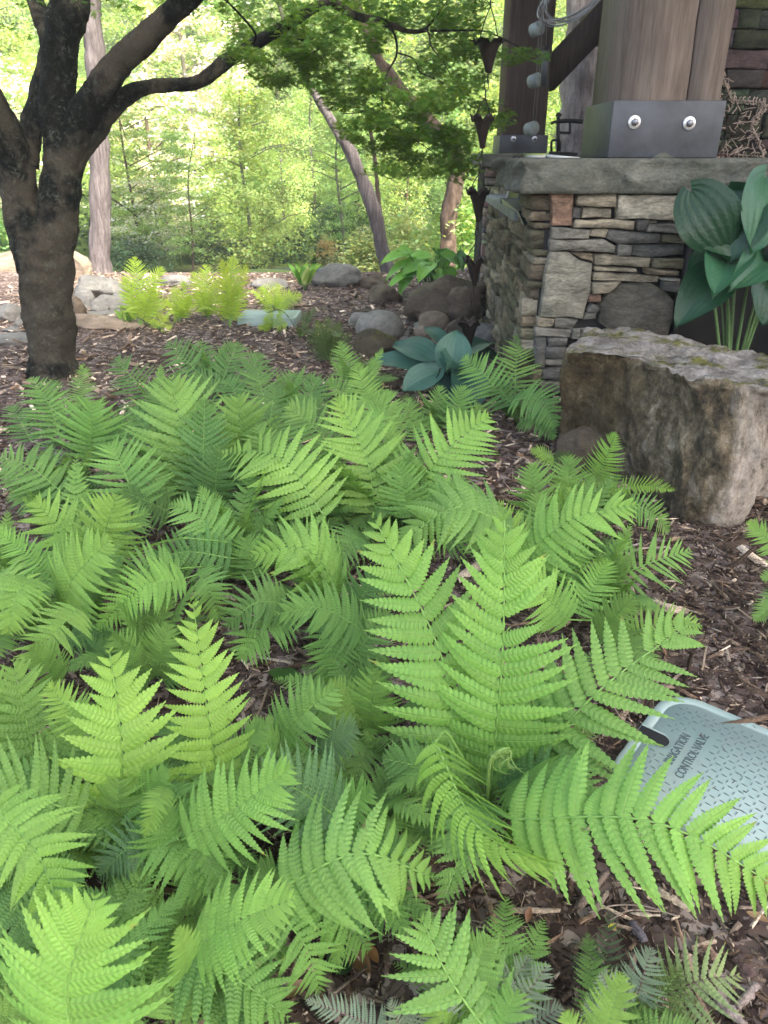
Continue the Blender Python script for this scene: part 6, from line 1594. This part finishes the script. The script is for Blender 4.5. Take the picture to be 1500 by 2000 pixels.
PAINTED = [
 ('silvery painted fern at the bottom edge below the scalloped fern', 830, 2090, [
   (780,2040,.04, 592,1952,.12, 95,'s', D_(by=-10, nl=12, gap=.7)), (870,2060,.06, 848,1888,.18, 125,'s', D_(nl=12, gap=.7)), (800,2060,.05, 760,1950,.12, 80,'s', D_(gap=.7)), (820,2060,.05, 800,1965,.12, 66,'s', D_(gap=.7))]),
 ('blue-grey painted fern beside the scalloped fern', 960, 2060, [
   (975,2020,.04, 1072,1880,.13, 120,'s', D_(gap=.7, nl=12)), (960,1990,.04, 1035,1865,.12, 110,'s', D_(gap=.7)), (985,2040,.04, 1100,1965,.10, 110,'s', D_(gap=.7)), (950,1960,.03, 1000,1850,.10, 60,'s', D_(gap=.7))]),
 ('painted fern with a dark midrib and pale green leaflets at the lower right', 1250, 2010, [
   (1300,1945,.05, 1445,1905,.12, 180,'p', D_(by=-12, nl=9, pairs=12, gap=.75)), (1240,1960,.05, 1275,1850,.15, 110,'s', D_(gap=.7)), (1230,1990,.04, 1170,1900,.12, 120,'s', D_(gap=.7)), (1290,2000,.03, 1400,2020,.07, 130,'p', D_(gap=.75)), (1240,2010,.04, 1330,1890,.10, 130,'o', D_(gap=.7)),
   (1200,2010,.04, 1140,1960,.08, 100,'s', D_(gap=.7))]),
 ('dark fine-stemmed fern shoot with purplish leaflets before the painted ferns', 1185, 1985, [
   (1182,1960,.02, 1192,1775,.17, 90,'k', D_(gap=.45, nl=8, pairs=14)), (1185,1950,.04, 1110,1860,.10, 50,'k', D_(gap=.5, nl=8)), (1185,1950,.04, 1250,1890,.10, 50,'k', D_(gap=.5, nl=8))]),
]
YUP = [
 ('upright yellow-green fern with feathery plumes, leftmost of the bright back ferns', 275, 640, [(262,500,80),(318,520,70),(240,540,60),(300,560,60),(330,585,50)]),
 ('short bright fern between the two tall plumed back ferns', 352, 632, [(338,560,60),(372,575,50),(325,590,45),(360,548,55)]),
 ('upright yellow-green fern just left of the tallest back fern', 408, 628, [(375,530,60),(400,515,70),(425,545,60),(390,570,50)]),
 ('tallest plumed yellow-green fern standing left of the small valve box', 450, 642, [(432,505,70),(455,498,75),(482,515,60),(445,540,60),(470,560,60)]),
 ('low bright fern growing behind the small valve box', 530, 606, [(510,560,60),(545,555,60),(570,572,60),(590,575,50),(555,590,50)]),
 ('small bright fern tuft in front of the small valve box', 535, 645, [(515,622,40),(550,620,40),(560,635,40),(505,638,36)]),
 ('low lime fern drooping in front of the leftmost plumed back fern', 310, 645, [(322,618,44),(335,640,40),(296,625,40)]),
]
OLV = [('dull olive fern standing left of the mossy rock', 645, 712, [(618,625,52),(640,618,52),(662,628,48),(600,655,48),(685,650,44),(625,670,44)]),
       ('dark olive fern tuft between the mossy rock and the hosta', 720, 770, [(700,700,50),(735,712,50),(755,730,44),(690,735,44)]),
       ('young pale fern shoots on the mulch left of the olive fern', 590, 660, [(578,640,26),(604,638,26)])]
seed = 100
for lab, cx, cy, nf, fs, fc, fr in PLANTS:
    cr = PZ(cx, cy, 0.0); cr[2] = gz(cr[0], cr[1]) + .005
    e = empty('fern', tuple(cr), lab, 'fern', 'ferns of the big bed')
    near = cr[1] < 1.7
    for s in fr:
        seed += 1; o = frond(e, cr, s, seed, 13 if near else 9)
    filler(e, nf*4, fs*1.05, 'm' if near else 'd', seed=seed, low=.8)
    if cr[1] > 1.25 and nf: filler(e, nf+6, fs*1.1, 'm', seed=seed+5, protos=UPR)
for lab, cx, cy, fr in PAINTED:
    cr = PZ(cx, cy, 0.0); cr[2] = .005; e = empty('painted_fern', tuple(cr), lab, 'fern', 'painted ferns along the front edge')
    for s in fr: seed += 1; frond(e, cr, s, seed, 11)
def upright(L_, name, group, col, lod, n_extra):
    global seed
    for lab, cx, cy, tips in L_:
        cr = PZ(cx, cy, 0.0); cr[2] = .005; e = empty(name, tuple(cr), lab, 'fern', group); r = random.Random(cx)
        for i, (tx, ty, w) in enumerate(tips):
            seed += 1
            sx, sy = cx+(tx-cx)*.22, cy+(ty-cy)*.2
            frond(e, cr, (sx, sy, None, tx, ty, None, w, col, D_(dy=r.uniform(-.12, .12), nl=lod, bx=(cx-tx)*.10, arch=.02, roll=r.uniform(-35, 35), pairs=24, gap=.72, tw=.15)), seed)
        if n_extra: filler(e, n_extra, .62, col, seed=seed, low=1.0)
upright(YUP, 'bright_fern', 'bright back ferns', 'y', 6, 2)
upright(OLV, 'olive_fern', 'olive ferns by the river stones', 'o', 6, 3)

# curled fiddlehead in the largest fern
fh = [o for o in bpy.data.objects if o.get('label', '').startswith('largest fern of the bed')][0]
base = np.array(world_loc(fh)); top = PZ(962, 1475, .22)
pts = [base, PZ(952, 1560, .10), PZ(955, 1500, .19), top]
r0 = .015; cc = top+np.array((.018, 0, -.004))
for k in range(26):
    a = math.pi-k*.36; r = r0*(1-k/30); pts.append(cc+np.array((r*math.cos(a), .0006*k, r*math.sin(a))))
c = spline(pts, 120); V, F = tube_geo(c, np.linspace(.0030, .0012, 120), 8); cz = build('crozier', V, F, M['stem'], fh, True, color=(.18, .30, .08))
mb = MB(); rs = np.random.RandomState(5)
for k in range(16):
    p = c[30+k*4]; d = unit(np.array((rs.uniform(-1, 1), -.5, rs.uniform(-.6, .8)))); l = rs.uniform(.012, .035)
    q = [p]; dd = d.copy()
    for j in range(8):
        an = .55; dd = unit(dd+.45*np.cross(dd, (0, 1, .2))); q.append(q[-1]+dd*l/5)
    mb.add(*tube_geo(q, np.linspace(.0012, .0005, len(q)), 4, False))
o = mb.build('unfurling_leaflets', M['stem'], cz, color=(.20, .33, .08)); o['kind'] = 'stuff'

# ================================================================== BARK MULCH
def chips(name, n, region, size, seed, label, flat=1.0, dens=None, bright=1.0, zo=0, wk=1.0):
    rs = np.random.RandomState(seed)
    x0, x1, y0, y1 = region; X = rs.uniform(x0, x1, n*2); u = rs.rand(n*2); Y = y0+(y1-y0)*u**(1.35 if dens else 1)
    keep = np.abs(X) < (Y+.35)*.60+.25
    if not zo or size > .02:
        la = (X-.612)*math.cos(math.radians(-40))+(Y-1.262)*math.sin(math.radians(-40)); lb = (X-.612)*math.cos(math.radians(-130))+(Y-1.262)*math.sin(math.radians(-130)); keep &= ~((la > .0) & (la < .46) & (lb > .0) & (lb < .34))
    X, Y = X[keep][:n], Y[keep][:n]; n = len(X)
    ln = rs.lognormal(math.log(size), .55, n); wd = ln*rs.uniform(.05, .34, n)*np.where(rs.rand(n) < .07, 1.8, 1); wd = np.minimum(wd, size*.95); th = wd*rs.uniform(.25, .7, n)
    az = rs.rand(n)*6.283; el = rs.randn(n)*.30*flat; rl = rs.randn(n)*.7
    D = np.stack([np.cos(az)*np.cos(el), np.sin(az)*np.cos(el), np.sin(el)], 1)
    S = np.stack([-np.sin(az), np.cos(az), np.zeros(n)], 1); Nn = np.cross(D, S); S2 = S*np.cos(rl)[:, None]+Nn*np.sin(rl)[:, None]; N2 = np.cross(D, S2)
    wd = wd*wk; C = np.stack([X, Y, zo+gz(X, Y)+rs.uniform(.0, .018, n)*(size/.02)+.002], 1)
    tpl = np.array([(-.5, -.4, -.5), (.5, -.3, -.5), (.46, .35, -.5), (-.42, .5, -.5), (-.5, -.4, .5), (.44, -.3, .4), (.46, .28, .5), (-.45, .42, .35)])
    J = tpl[None]+rs.randn(n, 8, 3)*.09
    V = C[:, None]+J[:, :, 0:1]*(ln[:, None]*1)[:, :, None]*D[:, None]+J[:, :, 1:2]*wd[:, None, None]*S2[:, None]+J[:, :, 2:3]*th[:, None, None]*N2[:, None]
    F = np.array([(4, 5, 6, 7), (0, 1, 5, 4), (1, 2, 6, 5), (2, 3, 7, 6), (3, 0, 4, 7)])
    F = (F[None]+(np.arange(n)*8)[:, None, None]).reshape(-1, 4)
    pal = np.array([(.030, .021, .016), (.060, .043, .034), (.105, .078, .062), (.16, .128, .105), (.25, .205, .17), (.38, .325, .275), (.078, .056, .044), (.16, .11, .08)])
    pr = np.array([.22, .20, .15, .12, .11, .075, .09, .035]); col = pal[rs.choice(len(pal), n, p=pr/pr.sum())]*rs.uniform(.75, 1.3, n)[:, None]*bright*np.array([1.22, 1.14, 1.02])
    cc8 = np.repeat(col, 8, 0)*rs.uniform(.7, 1.35, n*8)[:, None]
    o = build(name, V.reshape(-1, 3), F, M['chip'], None, False, None, cc8); return tag(o, label, 'mulch', kind='stuff')
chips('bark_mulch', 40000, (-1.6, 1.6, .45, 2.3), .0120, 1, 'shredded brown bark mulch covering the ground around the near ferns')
chips('bark_mulch_far', 24000, (-3.2, 2.6, 2.2, 7.4), .024, 2, 'bark mulch painted paler for the sun on it, spread between the maple, the rocks and the counter', dens=1, bright=2.1).name = 'bark_mulch'  # chips brightened: sunlight on the back ground is put into their colour
chips('bark_shreds', 2600, (-.9, 1.7, .5, 2.6), .034, 4, 'long thin splinters strewn over the bark mulch', zo=.004, wk=.28, bright=1.5)
chips('mulch_crumbs', 60, (.52, .98, .90, 1.20), .005, 5, 'crumbs of mulch scattered on the valve box lid', zo=.0185, flat=.3)
chips('bark_fines', 28000, (-.9, 1.5, .45, 2.3), .0070, 3, 'fine shredded bark between the larger chips', flat=1.6)
# the biggest splinters and chunks one can pick out
def wood_piece(a, b, w, th, col, label, seed=0, name='wood_splinter'):
    A_, B_ = PZ(*a, .014), PZ(*b, .018); rs = np.random.RandomState(seed); n = 9; D = B_-A_; Ln = np.linalg.norm(D); D /= Ln; S = unit(np.cross((0, 0, 1), D)); V = []
    for i in range(n):
        t = i/(n-1); f = (.55+.45*math.sin(math.pi*min(.9, t+.15)))*(1+rs.randn()*.08)
        for sgn, zz in ((-1, 0), (-.7, 1), (.15, 1.15), (.75, .8), (1, 0)):
            V.append(A_+D*Ln*t+S*sgn*w/2*f+np.array((0, 0, zz*th*f-.004))+rs.randn(3)*.0007)
    F = [(i*5+k, i*5+k+1, (i+1)*5+k+1, (i+1)*5+k) for i in range(n-1) for k in range(4)]+[(0, 1, 2, 3, 4)[::-1], tuple((n-1)*5+k for k in range(5))]
    o = build(name, V, F, M['chip'], None, False, None, np.tile(np.array(col), (len(V), 1))); return tag(o, label, 'wood chip')
WP = [((1075, 1702), (1165, 1712), .020, .006, (.45, .38, .31), 'pale bleached bark slab below the folded fern frond'),
      ((1130, 1770), (1185, 1700), .016, .008, (.20, .15, .12), 'dark split wood chunk standing out below the largest fern'),
      ((1155, 1785), (1185, 1740), .014, .008, (.24, .19, .15), 'short grey-brown wood chunk beside the dark split one'),
      ((1285, 1735), (1350, 1775), .016, .006, (.46, .37, .27), 'blond wood chunk below the long right-hand frond'),
      ((995, 1775), (1095, 1775), .010, .004, (.40, .31, .24), 'long flat blond splinter below the hanging frond tips'),
      ((1190, 1690), (1280, 1770), .006, .005, (.07, .05, .045), 'thin dark stick crossing the mulch below the largest fern'),
      ((1230, 1782), (1290, 1784), .006, .003, (.5, .42, .33), 'narrow pale splinter in the middle of the open mulch'),
      ((1235, 1800), (1260, 1835), .016, .006, (.15, .13, .15), 'slate coloured bark flake above the painted fern'),
      ((1365, 1830), (1400, 1870), .016, .006, (.28, .18, .13), 'red-brown wood chip right of the painted fern'),
      ((1440, 1865), (1470, 1905), .022, .008, (.13, .085, .075), 'dark flat bark chunk near the lower right corner'),
      ((1440, 1965), (1480, 1920), .012, .006, (.30, .24, .21), 'grey splinter leaning near the lower right corner'),
      ((1400, 1945), (1455, 2000), .018, .006, (.33, .27, .24), 'wide grey wood strip in the lower right corner'),
      ((640, 1900), (660, 1990), .014, .006, (.20, .15, .12), 'grey-brown wood strip upright in the lower middle gap'),
      ((545, 1915), (590, 1925), .006, .004, (.42, .33, .25), 'thin pale splinter in the lower middle gap'),
      ((1060, 1660), (1070, 1730), .010, .005, (.18, .13, .11), 'dark chip under the largest fern'),
      ((1180, 1900), (1165, 1830), .008, .004, (.19, .14, .11), 'slender brown chip beside the dark fern shoot'),
      ((1160, 1085), (1250, 1060), .010, .005, (.36, .31, .28), 'grey splinter at the foot of the boulder'),
      ((1310, 1330), (1345, 1300), .008, .005, (.30, .22, .18), 'brown chip on the mulch above the valve box lid')]
for i, (a, b, w, th, c, lab) in enumerate(WP): wood_piece(a, b, w, th, c, lab, i)
def dead_leaf(px, py, ang, ln, wd, col, label, seed, curl=.35):
    c = PZ(px, py, .016); rs = np.random.RandomState(seed); V = []; D = np.array((math.cos(ang), math.sin(ang), .08)); S = unit(np.cross((0, 0, 1), D)); nl, nw = 11, 7
    for i in range(nl):
        t = i/(nl-1); f = math.sin(math.pi*min(1, max(.02, t)))**.75
        for j in range(nw):
            u = j/(nw-1)*2-1; V.append(c+D*(t-.5)*ln+S*u*f*wd/2+np.array((0, 0, curl*wd*u*u*f+.12*ln*(t-.5)**2*2+.0006*rs.randn())))
    F = [(i*nw+j, i*nw+j+1, (i+1)*nw+j+1, (i+1)*nw+j) for i in range(nl-1) for j in range(nw-1)]
    o = build('dead_leaf', V, F, M['leaf'], None, True, None, np.ones((len(V), 3)), color=col); tag(o, label, 'leaf')
dead_leaf(1340, 1722, -.35, .070, .022, (.36, .27, .22), 'large curled tan dead leaf below the long right-hand frond', 1)
dead_leaf(1490, 1735, -.5, .055, .030, (.50, .36, .14), 'yellow and orange fallen leaf at the right edge under the frond tip', 2)
dead_leaf(1195, 1812, .3, .014, .010, (.62, .60, .08), 'tiny yellow leaf on the mulch by the dark fern shoot', 3)
dead_leaf(1032, 1788, 1.2, .026, .010, (.48, .26, .18), 'small orange-brown leaf beside the hanging frond tips', 4)
dead_leaf(1478, 1792, -.6, .030, .014, (.5, .33, .2), 'bicoloured dry leaf near the right edge', 5)
dead_leaf(700, 1880, -.8, .050, .026, (.24, .14, .08), 'brown fallen leaf in the lower middle gap', 6)
dead_leaf(725, 1862, -1.0, .040, .016, (.42, .22, .10), 'orange-brown narrow leaf beside the brown one in the lower gap', 7)
dead_leaf(575, 1935, .6, .040, .018, (.36, .23, .15), 'tan fallen leaf at the bottom edge gap', 8)
dead_leaf(1320, 1055, .4, .035, .02, (.48, .36, .24), 'pale fallen leaf on the mulch below the boulder', 9)
dead_leaf(1380, 1420, .2, .016, .010, (.30, .14, .12), 'tiny reddish leaf lying on the valve box lid', 10)
dead_leaf(1439, 1447, 1.4, .016, .010, (.62, .5, .42), 'tiny pale leaf lying on the middle of the valve box lid', 11)
dead_leaf(1490, 1421, -.4, .020, .010, (.6, .48, .42), 'pale petal-like leaf on the far edge of the valve box lid', 12)
dead_leaf(1430, 1190, .1, .04, .012, (.44, .36, .32), 'pale narrow leaf lying on the mulch right of the airy fern', 13)
dead_leaf(665, 1878, .5, .045, .045, (.03, .07, .03), 'dark green heart-shaped ivy leaf in the lower middle gap', 14, curl=.1)
dead_leaf(555, 1318, -.3, .075, .045, (.07, .17, .03), 'flat dark green broad leaf lying on the bare mulch patch', 15, curl=.1)
# dry stalks
for i, (pts, lab) in enumerate((([(1150, 1782), (1200, 1768), (1260, 1770), (1325, 1790)], 'long dry grass stalk curving over the open mulch'),
                                ([(1190, 1798), (1230, 1778), (1290, 1780)], 'short dry grass stalk crossing beside the long one'),
                                ([(1205, 1105), (1240, 1075), (1300, 1068)], 'weathered stick lying before the boulder'))):
    V, F = tube_geo(spline([PZ(x, y, .018+.004*(k % 2)) for k, (x, y) in enumerate(pts)], 20), .0011 if i < 2 else .003, 6)
    tag(build('dry_stalk', V, F, M['twig'], None, True), lab, 'stalk')
